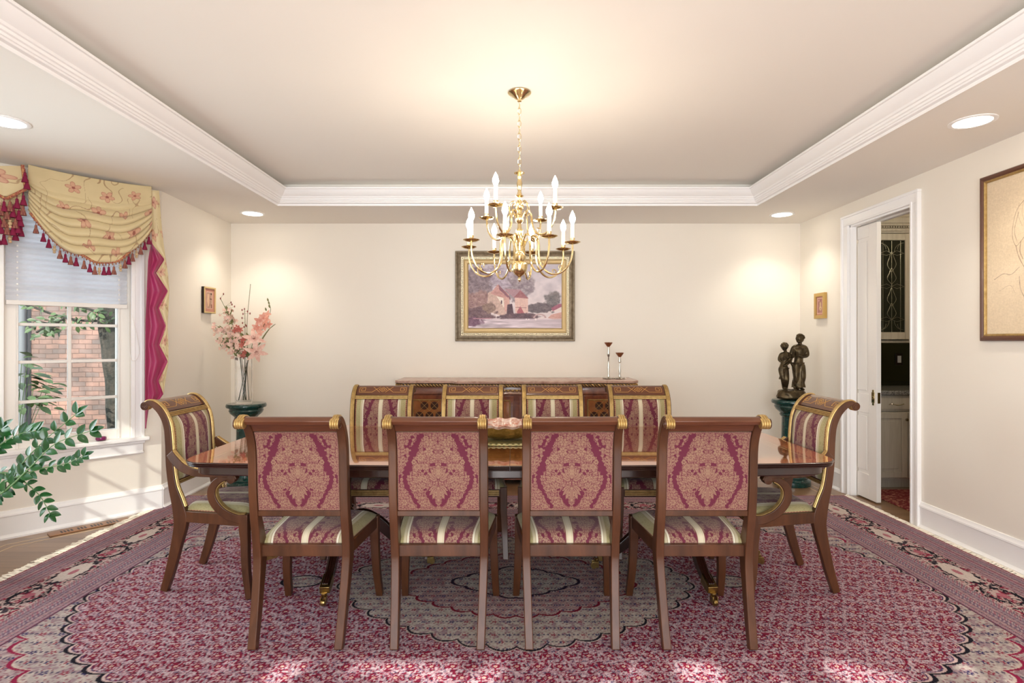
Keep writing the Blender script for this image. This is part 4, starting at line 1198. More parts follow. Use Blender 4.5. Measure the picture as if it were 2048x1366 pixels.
# ------------------------------------------------------------------ sideboard
SBX = .045
sbo = empty('sideboard', (SBX, 5.6, 0), 0, 'carved wooden sideboard with rose marble top behind the far chairs', 'sideboard')
def outl(ins=0.0, yb=5.85):
    P = [(-1.165, yb), (-1.165, 5.44), (-1.10, 5.375), (-.62, 5.375), (-.56, 5.31), (.56, 5.31), (.62, 5.375), (1.10, 5.375), (1.165, 5.44), (1.165, yb)]
    out = []
    for x, y in P:
        xs = x - math.copysign(ins, x); out.append((xs, y - 5.6 + (ins if y < yb - .01 else 0)))
    return out
g = G(); g.rings([[(x, y, z) for x, y in outl(i_)] for i_, z in ((.020, .950), (.006, .953), (0, .960), (.004, .966), (0, .972), (.004, .979), (.012, .981))])
g.build('marble_top', m_marble, sbo)
def rope(g, gd, pts, r, pitch, mi=0):
    """two-strand rope along a polyline"""
    P = [Vector(p) for p in pts]; L = [0]
    for a, b in zip(P, P[1:]): L.append(L[-1] + (b - a).length)
    gd.tube(pts, r * .75, 8)
    n = int(L[-1] / (pitch / 8)); 
    for ph in (0, PI):
        out = []
        for i in range(n + 1):
            s_ = L[-1] * i / n; k = max(j for j in range(len(P) - 1) if L[j] <= s_ + 1e-9)
            t = (s_ - L[k]) / max(L[k+1] - L[k], 1e-9); p = P[k].lerp(P[k+1], t); d = (P[k+1] - P[k]).normalized()
            u = Vector((0, 0, 1)) if abs(d.z) < .9 else Vector((0, 1, 0)); u = (u - d * u.dot(d)).normalized(); w = d.cross(u)
            a = s_ / pitch * 2 * PI + ph
            out.append(tuple(p + (u * math.cos(a) + w * math.sin(a)) * r * .55))
        g.tube(out, r * .5, 5)
gr, gd = G(), G()
ol = [(x, y, .935) for x, y in outl(.014)]
rope(gr, gd, ol, .015, .06)
m_giltd = mat('dull_gilt', (172, 134, 78), .4, metal=.5)
gr.build('rope_moulding', m_giltd, sbo); gd.build('moulding_core', m_dark, sbo)
m_sb = mat('walnut_burr', (92, 46, 28), .22, noise=((136, 74, 44), (7, 7, 7), .35, .7, 8, 1.6), coat=.5)
g = G(); g.rings([[(x, y, z) for x, y in outl(i_)] for i_, z in ((.045, .925), (.045, .86), (.040, .852), (.055, .848), (.055, .10), (.035, .09), (.035, .05), (.06, .05))])
g.build('carcass', m_sb, sbo)
m_lat = mat('satin_veneer', (150, 92, 46), .25, noise=((120, 66, 34), (9, 9, 9), .4, .7), coat=.5)
for (x0, x1, yf, kind) in ((-1.02, -.64, 5.425, 0), (-.52, -.03, 5.36, 1), (.03, .52, 5.36, 1), (.64, 1.02, 5.425, 0)):
    d_ = G().box(x0, x1, yf - 5.6 - .012, yf - 5.6 + .02, .14, .835).build('door', m_sb, sbo, bevel=.004)
    G().box(x0 + .04, x1 - .04, yf - 5.6 - .016, yf - 5.6 - .011, .18, .79).build('veneer_panel', m_lat, d_)
    gr, gd = G(), G(); yy = yf - 5.6 - .018
    rope(gr, gd, [(x0 + .035, yy, .175), (x0 + .035, yy, .795), (x1 - .035, yy, .795), (x1 - .035, yy, .175), (x0 + .035, yy, .175)], .007, .022)
    gr.build('rope_frame', m_giltd, d_); gd.build('frame_core', m_dark, d_)
    gl = G(); go = G(); cx_ = (x0 + x1) / 2
    if kind == 0:
        for i in range(3):
            for j in range(6):
                ox = cx_ + (i - 1) * .095 + (0 if j % 2 else .0475); oz = .74 - j * .095
                if abs(ox - cx_) > .13: continue
                go.rings([[(ox + .038 * math.cos(2*PI*k/16), yy + z_, oz + .038 * math.sin(2*PI*k/16)) for k in range(16)] for z_ in (.004, .0005)])
                for sx in (-1, 1):
                    gl.tube([(ox + sx * .0475, yy + .0005, oz - .0475), (ox, yy + .0002, oz), (ox - sx * .0475, yy + .0005, oz + .0475)], .0022, 4)
    else:
        for s in (-1, 1):
            pts = []
            for k in range(40):
                a = k / 39 * 3.2 * PI; r_ = .012 + .012 * k / 39 * 2.6
                pts.append((cx_ + s * (.055 + r_ * math.cos(a)), yy, .70 + r_ * math.sin(a) * 1.2))
            gl.tube(pts, .004, 5)
            gl.tube(sm([(cx_ + s * .02, yy, .50), (cx_ + s * .09, yy, .55), (cx_ + s * .05, yy, .62), (cx_ + s * .10, yy, .67)], 6), .005, 5)
        go.rings([[(cx_ + .10 * math.cos(2*PI*k/24), yy + z_, .62 + .13 * math.sin(2*PI*k/24)) for k in range(24)] for z_ in (.004, .001)])
    go.build('dark_inlay', mat('ebonised_inlay', (56, 30, 18), .25, coat=.4) if 'ebonised_inlay' not in bpy.data.materials else bpy.data.materials['ebonised_inlay'], d_)
    gl.build('pale_inlay', m_lat if kind == 0 and False else m_giltd, d_)
g = G()
for k in range(9):
    x = -.16 + k * .04
    g.ball((x, -.252, .888), .014, 8, sx=1.2, sy=.6, sz=.8); g.tube([(x, -.255, .878), (x + .02, -.258, .898), (x + .035, -.255, .884)], .005, 5)
g.build('carved_crest', m_giltd, sbo)
g = G()
for x in (-1.05, -.55, .55, 1.05): g.lathe([(.001, 0), (.03, .002), (.042, .02), (.038, .045), (.028, .055)], (x, 5.45 - 5.6 if abs(x) > .8 else 5.40 - 5.6, 0), 16)
g.build('foot', m_sb, sbo)

# candlesticks
def candlestick(px, ptop, lab):
    Y = 5.62; x = gx(px, Y); z0 = .9815; H = gz(ptop, Y) - z0
    t = empty('candlestick', (x, Y, z0), 0, lab, 'candlestick', 'silver candlesticks on the sideboard')
    g = G(); g.lathe([(.001, 0), (.052, .001), (.054, .005), (.030, .011), (.012, .020), (.009, .05), (.0125, H * .30), (.008, H * .42), (.006, H * .60), (.0145, H * .64), (.0125, H * .72), (.008, H * .88), (.007, H - .045), (.001, H - .044)], (0, 0, 0), 20)
    for k in range(8):
        a = k * PI / 4; g.ball((.052 * math.cos(a), .052 * math.sin(a), .006), .010, 8, sz=.5)
    g.build('stem', m_silver, t)
    g = G(); rg = []
    for r, z in ((.006, H - .046), (.018, H - .034), (.034, H - .012), (.038, H), (.034, H - .002), (.015, H - .03)):
        rg.append([(r * (1 + .10 * math.cos(8 * 2*PI*k/48)) * math.cos(2*PI*k/48), r * (1 + .10 * math.cos(8 * 2*PI*k/48)) * math.sin(2*PI*k/48), z + .003 * math.cos(8 * 2*PI*k/48)) for k in range(48)])
    g.rings(rg); g.build('bobeche', mat('copper_cup', (150, 96, 66), .3, metal=.8) if 'copper_cup' not in bpy.data.materials else bpy.data.materials['copper_cup'], t)
candlestick(1217, 685, 'taller slim silver candlestick on the sideboard'); candlestick(1239.5, 705.5, 'shorter slim silver candlestick on the sideboard')

# ------------------------------------------------------------------ chandelier
CHX, CHY = .042, 3.20
chd = empty('chandelier', (CHX, CHY, ZC), 0, 'two tier brass chandelier with twelve lit candle bulbs over the table', 'chandelier')
def zc(z): return z - ZC
g = G(); g.lathe([(.001, -.0005), (.064, -.0005), (.066, -.006), (.058, -.013), (.040, -.022), (.026, -.036), (.012, -.042), (.012, -.052), (.001, -.054)][::-1], (0, 0, 0), 32)
g.build('ceiling_canopy', m_brass, chd)
g = G(); z = -.050; k = 0
while z > zc(2.325):
    pts = []; L = .021
    for q in range(20):
        a = 2 * PI * q / 20; u = .0085 * math.cos(a); w = L * math.sin(a)
        if k % 2: pts.append((u, .003 * math.sin(2*a), z - L + w))
        else: pts.append((.003 * math.sin(2*a), u, z - L + w))
    g.tube(pts, .0019, 6, closed=True); z -= .0355; k += 1
g.build('chain', m_brass, chd)
g = G()
pr = [(.001, 2.318), (.008, 2.314), (.011, 2.303), (.030, 2.299), (.031, 2.295), (.010, 2.288), (.014, 2.275), (.009, 2.262), (.013, 2.252), (.017, 2.238), (.012, 2.212), (.010, 2.195), (.015, 2.175), (.024, 2.168), (.010, 2.158),
      (.009, 2.145), (.020, 2.132), (.026, 2.112), (.020, 2.094), (.011, 2.086), (.010, 2.066), (.022, 2.056), (.025, 2.040), (.020, 2.024), (.010, 2.012), (.012, 1.99), (.020, 1.972), (.016, 1.95), (.026, 1.93), (.034, 1.905), (.030, 1.885), (.022, 1.865),
      (.024, 1.845), (.038, 1.828), (.034, 1.812), (.028, 1.800), (.045, 1.786), (.047, 1.780), (.045, 1.774), (.045, 1.764), (.040, 1.745), (.028, 1.728), (.012, 1.717), (.006, 1.712), (.010, 1.703), (.009, 1.694), (.001, 1.684)]
g.lathe([(r, zc(h)) for r, h in pr][::-1], (0, 0, 0), 28)
for k in range(6):
    a = k * PI / 3 + .3
    q = sm([(.012, 2.10), (.030, 2.135), (.052, 2.125), (.060, 2.09), (.050, 2.06), (.040, 2.075)], 5)
    g.tube([(r * math.cos(a), r * math.sin(a), zc(h)) for r, h in q], [.0045 - .0001 * i for i in range(len(q))], 6)
g.build('turned_column', m_brass, chd)
lo_arm = sm([(.026, 1.885), (.046, 1.925), (.076, 1.942), (.102, 1.928), (.112, 1.885), (.112, 1.83), (.125, 1.775), (.160, 1.735), (.205, 1.722), (.255, 1.742), (.288, 1.79), (.300, 1.84), (.300, 1.882)], 4)
up_arm = sm([(.018, 2.04), (.036, 2.072), (.060, 2.078), (.078, 2.05), (.084, 2.00), (.105, 1.955), (.145, 1.937), (.188, 1.952), (.220, 2.00), (.230, 2.06)], 4)
def candle(a, Rr, zp, arm, parent):
    c_, s_ = math.sin(a), -math.cos(a)      # angle from the viewer's side towards the right
    ag = G(); ag.tube([(r * c_, r * s_, zc(h)) for r, h in arm], [.0062 - .00002 * i for i in range(len(arm))], 7)
    q = (.7 * arm[len(arm)//2][0])
    e = arm[-14]; 
    ag.tube([(r * c_, r * s_, zc(h)) for r, h in sm([(e[0], e[1]), (e[0] + .004, e[1] + .03), (e[0] - .018, e[1] + .035), (e[0] - .018, e[1] + .018)], 4)], .0032, 5)
    ar = ag.build('arm', m_brass, parent)
    x, y = Rr * c_, Rr * s_
    pg = G(); pg.lathe([(.001, zp - .006), (.012, zp - .004), (.030, zp - .001), (.044, zp + .006), (.045, zp + .008), (.030, zp + .003), (.013, zp + .004), (.010, zp + .012), (.013, zp + .018), (.0135, zp + .030), (.001, zp + .030)], (x, y, zc(0)), 22)
    pg.build('drip_pan', m_brass, ar)
    cg = G(); cg.lathe([(.0105, zp + .02), (.0105, zp + .108), (.004, zp + .109)], (x, y, zc(0)), 14); cg.build('candle_sleeve', m_candle, ar)
    bgm = G(); bgm.lathe([(.006, zp + .108), (.010, zp + .113), (.0165, zp + .130), (.0165, zp + .140), (.011, zp + .158), (.004, zp + .174), (.001, zp + .180)], (x, y, zc(0)), 14); bgm.build('bulb', m_bulb, ar)
for k in range(8): candle(R(-15 + 45 * k), .300, 1.888, lo_arm, chd)
for k in range(4): candle(R(-34 + 90 * k), .230, 2.066, up_arm, chd)

# ------------------------------------------------------------------ pictures
def frame_rings(g, w, h, prof, mi=0):
    """prof: (inset from outer edge, height off wall); frame in x-z plane facing -y"""
    g.rings([[(-w/2 + i, -d, -h/2 + i), (w/2 - i, -d, -h/2 + i), (w/2 - i, -d, h/2 - i), (-w/2 + i, -d, h/2 - i)] for i, d in prof], mi, cap=False)
pw, ph = 1.226, .925
pic = empty('framed_painting', (.031, YB - .001, 1.816), 0, 'framed landscape painting of a watermill on the rear wall above the sideboard', 'painting')
g = G(); frame_rings(g, pw, ph, [(0, 0), (0, .030), (.006, .036), (.016, .036), (.019, .030), (.024, .033), (.044, .040), (.056, .038), (.060, .030)])
m_pf = mat('antiqued_frame', (136, 122, 100), .4, metal=.35, noise=((104, 88, 66), (30, 6, 30), .35, .7))
g.build('frame_outer', m_pf, pic)
g = G(); frame_rings(g, pw, ph, [(.060, .020), (.060, .026), (.082, .022), (.084, .012)])
for side in range(4):
    Ls = pw if side % 2 == 0 else ph; n_ = int((Ls - .14) / .016)
    for k in range(n_):
        q = -(Ls - .14) / 2 + (k + .5) * (Ls - .14) / n_; o_2 = .071
        p = [(q, -.026, -ph/2 + o_2), (pw/2 - o_2, -.026, q), (q, -.026, ph/2 - o_2), (-pw/2 + o_2, -.026, q)][side]
        g.ball(p, .0062, 6)
g.build('beading', mat('silvered_beading', (176, 164, 138), .35, metal=.6), pic)
g = G(); frame_rings(g, pw, ph, [(.084, .014), (.084, .020), (.090, .022), (.100, .016), (.118, .015), (.126, .018), (.134, .012), (.136, .006)])
g.build('inner_liner', mat('gilt_liner', (190, 164, 116), .45, metal=.3), pic)
cw, chh = pw - .272 + .004, ph - .272 + .004
def mill(nu=460, nv=320):
    U, V = np.meshgrid(np.linspace(0, 1, nu), np.linspace(0, 1, nv)); x = U * 1150; y = V * 760
    n = fbm(U * 8, V * 8, 5, 3); n2 = fbm(U * 26, V * 22, 4, 9); n3 = fbm(U * 70, V * 60, 3, 12)
    sky = np.array((204, 196, 206.)) * (1 - V[..., None] * .0) + (n[..., None] - .5) * np.array((60, 56, 50.)) + V[..., None] * np.array((20, 12, 0.))
    C = sky
    def tree(cx_, cy, rx, ry, c1, c2, sd):
        nonlocal C
        e = np.hypot((x - cx_) / rx, (y - cy) / ry) + (fbm(U * 16, V * 12, 4, sd) - .5) * .9
        m = e < 1; a = np.clip((1 - e) * 5, 0, 1)[..., None]
        c = np.array(c1) + (np.array(c2) - np.array(c1)) * n2[..., None] + (n3[..., None] - .5) * 50
        C = C * (1 - a) + c * a
    tree(1050, 440, 110, 120, (96, 92, 98), (150, 140, 138), 41); tree(900, 520, 260, 60, (90, 80, 88), (130, 116, 118), 43)
    tree(600, 260, 210, 210, (120, 104, 114), (196, 184, 188), 33); tree(330, 170, 200, 200, (150, 132, 150), (214, 204, 212), 35)
    tree(120, 260, 190, 260, (104, 88, 100), (176, 158, 160), 37); tree(80, 480, 220, 170, (120, 86, 92), (202, 170, 158), 39)
    def poly(P, c, k=14):
        nonlocal C
        m = inpoly(x, y, P); C = np.where(m[..., None], np.array(c, float) + (n3[..., None] - .5) * k * 2 + (n2[..., None] - .5) * k, C)
    poly([(240, 340), (330, 300), (510, 390), (510, 560), (430, 620), (230, 560)], (206, 176, 164), 24)
    poly([(360, 240), (270, 350), (430, 400), (500, 395), (500, 360)], (196, 148, 142), 22); poly([(362, 170), (372, 240), (520, 400), (520, 430), (380, 300)], (140, 96, 108))
    poly([(440, 290), (640, 300), (700, 360), (560, 400)], (176, 140, 148)); poly([(345, 380), (430, 400), (440, 520), (410, 470)], (238, 226, 214), 8); poly([(445, 400), (500, 395), (505, 560), (445, 560)], (212, 166, 156))
    poly([(570, 400), (700, 400), (735, 410), (735, 600), (580, 580)], (222, 186, 176), 16); poly([(560, 395), (640, 310), (745, 410)], (160, 104, 110), 18)
    poly([(580, 510), (720, 515), (720, 520), (580, 516)], (120, 70, 76)); poly([(480, 480), (540, 470), (560, 600), (470, 620)], (86, 60, 72)); poly([(400, 430), (418, 432), (418, 470), (400, 470)], (100, 74, 84))
    poly([(600, 560), (640, 500), (700, 600), (600, 610)], (172, 96, 104)); poly([(1010, 560), (1100, 500), (1150, 500), (1150, 560)], (232, 214, 208)); poly([(1020, 520), (1120, 470), (1150, 470), (1150, 505), (1040, 560)], (160, 96, 116))
    poly([(1020, 600), (1150, 570), (1150, 680), (980, 640)], (206, 160, 150))
    tree(120, 600, 230, 90, (84, 62, 74), (140, 110, 112), 51); tree(640, 625, 250, 46, (70, 52, 64), (130, 100, 106), 53); tree(260, 520, 90, 80, (110, 84, 84), (176, 150, 130), 55)
    w = np.clip((y - 640) / 20, 0, 1)[..., None]; refl = np.array((204, 188, 196.)) + (fbm(U * 6, V * 40, 4, 61)[..., None] - .5) * 150 * np.clip(1.2 - U[..., None], .4, 1)
    C = C * (1 - w) + refl * w
    tree(40, 690, 150, 60, (98, 66, 88), (140, 104, 124), 57)
    poly([(50, 640), (290, 640), (270, 652), (70, 652)], (176, 128, 140), 4)
    m = (np.abs(np.hypot((x - 880) / 70, (y - 640) / 44) - 1) < .16) & (y < 640); C = put(C, m, (190, 160, 160))
    for (a, b) in ((715, 655), (745, 657), (830, 660)): C = put(C, np.hypot(x - a, (y - b) * 1.5) < 11, (240, 228, 228))
    return np.clip(C, 0, 255)
U, V = np.meshgrid(np.linspace(-cw/2, cw/2, 460), np.linspace(chh/2, -chh/2, 320))
m_paint = mat('oil_paint', (180, 160, 160), .5, attr=True)
grid_obj('canvas', np.stack([U, np.full_like(U, -.010), V], -1), mill(), m_paint, pic, thick=.004)

m_mat = mat('rose_mat_board', (196, 140, 122), .8)
def small_picture(loc, rz, lab, cols):
    t = empty('small_framed_picture', loc, rz, lab, 'picture')
    w, h = .185, .245
    fw, fd, gold, side = cols
    g = G(); frame_rings(g, w, h, [(0, 0), (0, fd - .004)]); g.build('frame_side', side, t)
    g = G(); frame_rings(g, w, h, [(0, fd - .004), (0, fd), (fw * .4, fd + .003), (fw, fd), (fw, fd - .012)]); g.build('frame', gold, t)
    G().box(-w/2 + fw - .004, w/2 - fw + .004, -(fd - .010), -(fd - .014), -h/2 + fw - .004, h/2 - fw + .004).build('mat_board', m_mat, t)
    return t, w, h, fd
gold1 = mat('pale_gold_frame', (222, 196, 140), .35, metal=.4); gold2 = mat('ochre_gold_frame', (196, 160, 92), .4, metal=.3)
t, w, h, fd = small_picture((XL + .004, 5.345, 1.737), R(90), 'small gold framed picture with rose mat on the left wall', (.014, .045, gold1, m_dark))
t.location = (-2.878, 5.345, 1.737); t.rotation_euler = (0, 0, R(87.2) )
def art(t, w2, h2, dpt, fn):
    nu, nv = 60, 90
    U, V = np.meshgrid(np.linspace(-1, 1, nu), np.linspace(0, 1, nv))
    grid_obj('picture_sheet', np.stack([U * w2, np.full_like(U, -dpt), h2 - 2 * h2 * V], -1), fn(U, V), m_paint, t)
def art1(U, V):
    n = fbm(U * 6 + 9, V * 9, 3, 5); C = np.ones(U.shape + (3,)) * np.array((178, 140, 120.)) + (n[..., None] - .5) * 50
    C = put(C, np.hypot((U + .4) / .35, (V - .5) / .4) < 1, (214, 176, 144)); C = put(C, np.hypot((U - .6) / .22, (V - .12) / .06) < 1, (60, 28, 20))
    C = put(C, np.hypot((U - .45) / .35, (V - .42) / .035) < 1, (90, 46, 34)); C = put(C, (np.abs(U - .68) < .14) & (V > .74) & (V < .97), (120, 52, 36))
    C = put(C, (np.abs(U) > .93) | (V < .02) | (V > .98), (240, 214, 196)); return C
art(t, .048, .078, .0365, art1)
t, w, h, fd = small_picture((XR - .001, 5.45, 1.692), R(-90), 'small ochre gold framed picture of a pear on the right wall beside the doorway', (.034, .026, gold2, gold2))
def art2(U, V):
    n = fbm(U * 5, V * 8, 3, 15); C = np.ones(U.shape + (3,)) * np.array((164, 112, 104.)) + (n[..., None] - .5) * 40
    C = put(C, np.hypot((U - .25) / .42, (V - .66) / .15) < 1, (214, 184, 140)); C = put(C, np.hypot((U - .25) / .22, (V - .44) / .20) < 1, (206, 176, 134))
    C = put(C, np.hypot((U - .25) / .15, (V - .70) / .05) < 1, (150, 110, 84)); C = put(C, np.hypot((U + .35) / .2, (V - .16) / .06) < 1, (208, 160, 150))
    C = put(C, (np.abs(U) > .90) | (V < .03) | (V > .97), (238, 204, 184)); return C
art(t, .046, .074, .0185, art2)
# large portrait drawing on the right wall
px0, px1 = 2.72, 3.585; pz0, pz1 = 1.353, 2.377
pt = empty('framed_portrait_drawing', (XR - .001, (px0 + px1) / 2, (pz0 + pz1) / 2), R(-90), 'large framed charcoal portrait drawing on linen, near end of the right wall', 'drawing')
w, h = px1 - px0, pz1 - pz0
g = G(); frame_rings(g, w, h, [(0, 0), (0, .018), (.006, .024), (.020, .026), (.030, .020)]); g.build('frame', mat('walnut_frame', (92, 54, 36), .3, coat=.4), pt)
g = G(); frame_rings(g, w, h, [(.030, .012), (.030, .020), (.036, .022), (.042, .018), (.044, .008)]); g.build('gilt_slip', m_gilt, pt)
def portrait():
    nu, nv = 430, 510
    U, V = np.meshgrid(np.linspace(0, 1, nu), np.linspace(0, 1, nv)); X = U * w; Z = V * h      # X from far edge towards viewer
    lx = vnoise(X * 90, Z * 500, 3); ly = vnoise(X * 500, Z * 90, 6)
    C = np.ones(U.shape + (3,)) * np.array((226, 206, 176.)) + (lx + ly - 1)[..., None] * 14 + (fbm(X * 3, Z * 3, 3, 8)[..., None] - .5) * 24
    ink = np.array((112, 82, 66.)); nz = fbm(X * 60, Z * 60, 2, 18)
    def curve(P, wd=.0028, a=.75):
        nonlocal C
        P = sm(P, 10); d = np.full(X.shape, 9.)
        for p, q in zip(P, P[1:]):
            v = q - p; L2 = max((v**2).sum(), 1e-12); t = np.clip(((X - p[0]) * v[0] + (Z - p[1]) * v[1]) / L2, 0, 1)
            d = np.minimum(d, np.hypot(X - p[0] - t * v[0], Z - p[1] - t * v[1]))
        k = (np.clip(1 - d / wd, 0, 1) * a * np.clip(.35 + nz * 1.1, 0, 1))[..., None]
        C = C * (1 - k) + ink * k
    cx_ = .46
    for s in (1, -1):
        q = lambda pts: [(cx_ + s * (p[0] - cx_), p[1]) for p in pts]
        curve(q([(.30, .17), (.235, .23), (.205, .32), (.200, .40), (.225, .46), (.26, .44), (.30, .40), (.36, .37)]))
        curve(q([(.225, .46), (.245, .53), (.29, .61), (.34, .66), (.40, .69), (.46, .70)]), .004)
        curve(q([(.26, .44), (.255, .50), (.275, .55)]), .005); curve(q([(.245, .25), (.215, .36), (.235, .44)]))
        curve(q([(.06, .66), (.13, .63), (.19, .64), (.25, .60)])); curve(q([(.25, .66), (.26, .74), (.30, .81), (.36, .86)]), .004); curve(q([(.31, .66), (.33, .74), (.38, .80)]))
        curve(q([(.31, .44), (.34, .425), (.38, .435)]), .004); curve(q([(.32, .47), (.35, .455), (.385, .47), (.35, .48), (.32, .47)]))
        for k in range(7): curve(q([(.25 + .03 * k, .19 - .004 * k), (.24 + .03 * k, .26), (.27 + .028 * k, .34)]), .002, .45)
        curve(q([(.10, .74), (.18, .71), (.22, .76)]), .002, .4)
    curve([(cx_ - .01, .46), (cx_ - .03, .54), (cx_ + .01, .56)]); curve([(.40, .615), (.43, .605), (.46, .61), (.50, .605), (.53, .615)], .004); curve([(.42, .635), (.46, .645), (.51, .632)])
    return np.clip(C, 0, 255), U, V
C, U, V = portrait()
# seen from the room, the frame's local -x is the far end
grid_obj('linen_sheet', np.stack([-(w/2 - .042) + U * (w - .084), np.full_like(U, -.009), (h/2 - .042) - V * (h - .084)], -1), C, m_paint, pt)

# ------------------------------------------------------------------ pedestals
def pedestal(x, y, ht, lab):
    t = empty('marble_pedestal', (x, y, 0), 0, lab, 'pedestal')
    G().lathe([(.001, ht - .042), (.12, ht - .042), (.155, ht - .040), (.172, ht - .034), (.176, ht - .020), (.172, ht - .006), (.168, ht), (.001, ht)], (0, 0, 0), 48).build('top_slab', m_green, t)
    G().lathe([(.001, ht - .16), (.090, ht - .16), (.100, ht - .15), (.104, ht - .138), (.098, ht - .128), (.110, ht - .115), (.140, ht - .088), (.150, ht - .066), (.146, ht - .054), (.150, ht - .042), (.001, ht - .042)], (0, 0, 0), 40).build('capital', m_green, t)
    g = G(); rg = []; n = 64
    for r, z in ((.092, .12), (.088, ht * .5), (.084, ht - .16)):
        rg.append([(r * (1 - .035 * abs(math.sin(8 * PI * 2 * k / n))) * math.cos(2*PI*k/n), r * (1 - .035 * abs(math.sin(8 * PI * 2 * k / n))) * math.sin(2*PI*k/n), z) for k in range(n)])
    g.rings(rg); g.build('shaft', m_green, t)
    G().lathe([(.001, 0), (.165, 0), (.168, .010), (.166, .045), (.150, .050), (.140, .062), (.144, .075), (.130, .088), (.110, .098), (.104, .12), (.001, .12)], (0, 0, 0), 48).build('base', m_green, t)
    return t
pedestal(-2.475, 5.30, .775, 'green marble pedestal in the left rear corner under the flower vase')
pedestal(2.652, 5.40, .800, 'green marble pedestal in the right rear corner under the bronze statue')

# ------------------------------------------------------------------ glass vase and flowers
VX, VY, VZ = -2.495, 5.30, .776
g = G(); o_r = [( .072, 0), (.072, .43), (.067, .43), (.066, .022)]
rg = [[(sx * r, sy * r, z) for sx, sy in ((-1,-1),(1,-1),(1,1),(-1,1))] for r, z in o_r]
g.rings(rg); o = g.build('glass_vase', m_glass, loc=(VX, VY, VZ), rot=(0, 0, R(20)), bevel=.003, bseg=2); tag(o, 'tall square clear glass vase on the left marble pedestal', 'vase')
m_stem = mat('flower_stem', (124, 128, 92), .6)
def pm(name, c, c2): return mat(name, c, .6, noise=(c2, (30, 30, 30), .35, .65))
m_pk = pm('pink_petal', (228, 172, 154), (244, 212, 194)); m_pale = pm('pale_petal', (240, 216, 196), (226, 180, 168)); m_rd = pm('red_petal', (166, 76, 68), (200, 122, 106)); m_ber = pm('berry_bud', (116, 36, 40), (150, 70, 60)); m_lf = pm('dry_leaf', (96, 104, 60), (136, 134, 84))
random.seed(21)
def vp(px, py, dy=0.0):
    Y = VY + dy
    return Vector((gx(px, Y) - VX, dy, gz(py, Y) - VZ))
def spray(kind, lab, tip, foot, via, cat='flower'):
    t = empty(kind, (VX, VY, VZ + .024), 0, lab, cat, 'flowers in the glass vase')
    pts = sm([tuple(Vector(foot) + Vector((0, 0, 0)))] + [tuple(v - Vector((0, 0, .024))) for v in via] + [tuple(tip - Vector((0, 0, .024)))], 8)
    g = G(); g.tube(pts, .0026, 6)
    return t, pts, g
def flower6(g, c, Rr, axis, n=6, w=.4, curl=.35):
    axis = Vector(axis).normalized(); u = axis.orthogonal().normalized(); v = axis.cross(u)
    for k in range(n):
        a = 2 * PI * k / n + random.uniform(-.1, .1); d = (u * math.cos(a) + v * math.sin(a)) * 1.0 + axis * .45
        leaf(g, c, Rr, Rr * w, d, axis * 1.0, curl=curl, seg=5)
neck = lambda a, r=.035: Vector((r * math.cos(a), r * math.sin(a), .40))
# two lilies
for (px, py, lab, ax_, ft) in ((508, 678, 'upper of the two large pale pink lilies in the vase', (.35, -1, .3), (-.03, .02, .004)), (512, 703, 'lower of the two large pale pink lilies in the vase', (.5, -.9, -.25), (-.045, -.02, .004))):
    tip = vp(px, py, -.05); t, pts, g = spray('pink_lily', lab, tip, ft, [neck(.2)])
    g.build('stem', m_stem, t); h_ = G(); flower6(h_, tip - Vector((0, 0, .024)), .100, ax_, 6, .44, .5); h_.build('petals', m_pk, t)
    h_ = G(); c = tip - Vector((0, 0, .024)); axv = Vector(ax_).normalized()
    for k in range(6):
        a = k * PI / 3; u = axv.orthogonal().normalized(); v = axv.cross(u)
        q = c + axv * .05 + (u * math.cos(a) + v * math.sin(a)) * .016
        h_.tube([tuple(c), tuple(q)], .0011, 4); h_.ball(tuple(q), .0032, 6)
    h_.build('stamen', m_ber, t)
# gladiolus
m_sal = pm('salmon_petal', (222, 148, 128), (240, 188, 166))
tip = vp(536, 601, 0); t, pts, g = spray('gladiolus', 'salmon gladiolus spike leaning right with curled green tip', tip, (-.05, 0, .004), [neck(0), vp(512, 690), vp(528, 650), vp(541, 622)])
g.build('stem', m_stem, t); h_ = G()
for (px, py, r_) in ((536, 630, .036), (528, 634, .034), (519, 642, .038), (534, 642, .036), (527, 652, .038), (513, 655, .034), (539, 650, .032), (520, 664, .03)):
    h_ = G(); flower6(h_, vp(px, py, random.uniform(-.04, .02)) - Vector((0, 0, .024)), r_ * 1.35, (random.uniform(-.6, .6), -1, random.uniform(-.2, .5)), 5, .62, .35); h_.build('blossom', m_sal, t)
h_ = G()
for (px, py) in ((540, 616), (539, 609), (537, 603), (533, 622)): leaf(h_, vp(px, py) - Vector((0, 0, .024)), .035, .016, (-.3, -.2, 1), (0, -1, 0))
h_.build('buds', m_lf, t)
t, pts, g = spray('sword_leaf', 'long pointed green leaf arching to the right of the bouquet', vp(551, 648), (-.02, .02, .004), [neck(.5), vp(520, 685), vp(535, 662)], 'leaf')
h_ = G(); P = [vp(518, 690) - Vector((0, 0, .024)), vp(527, 674) - Vector((0, 0, .024)), vp(537, 660) - Vector((0, 0, .024)), vp(549, 648) - Vector((0, 0, .024))]
h_.tube(sm([tuple(p) for p in P], 6), [.004, .008, .011, .013, .014, .015, .015, .015, .014, .013, .012, .011, .010, .008, .006, .005, .003, .002, .001], 6, flat=.25)
g.build('stem', m_stem, t); h_.build('blade', m_lf, t)
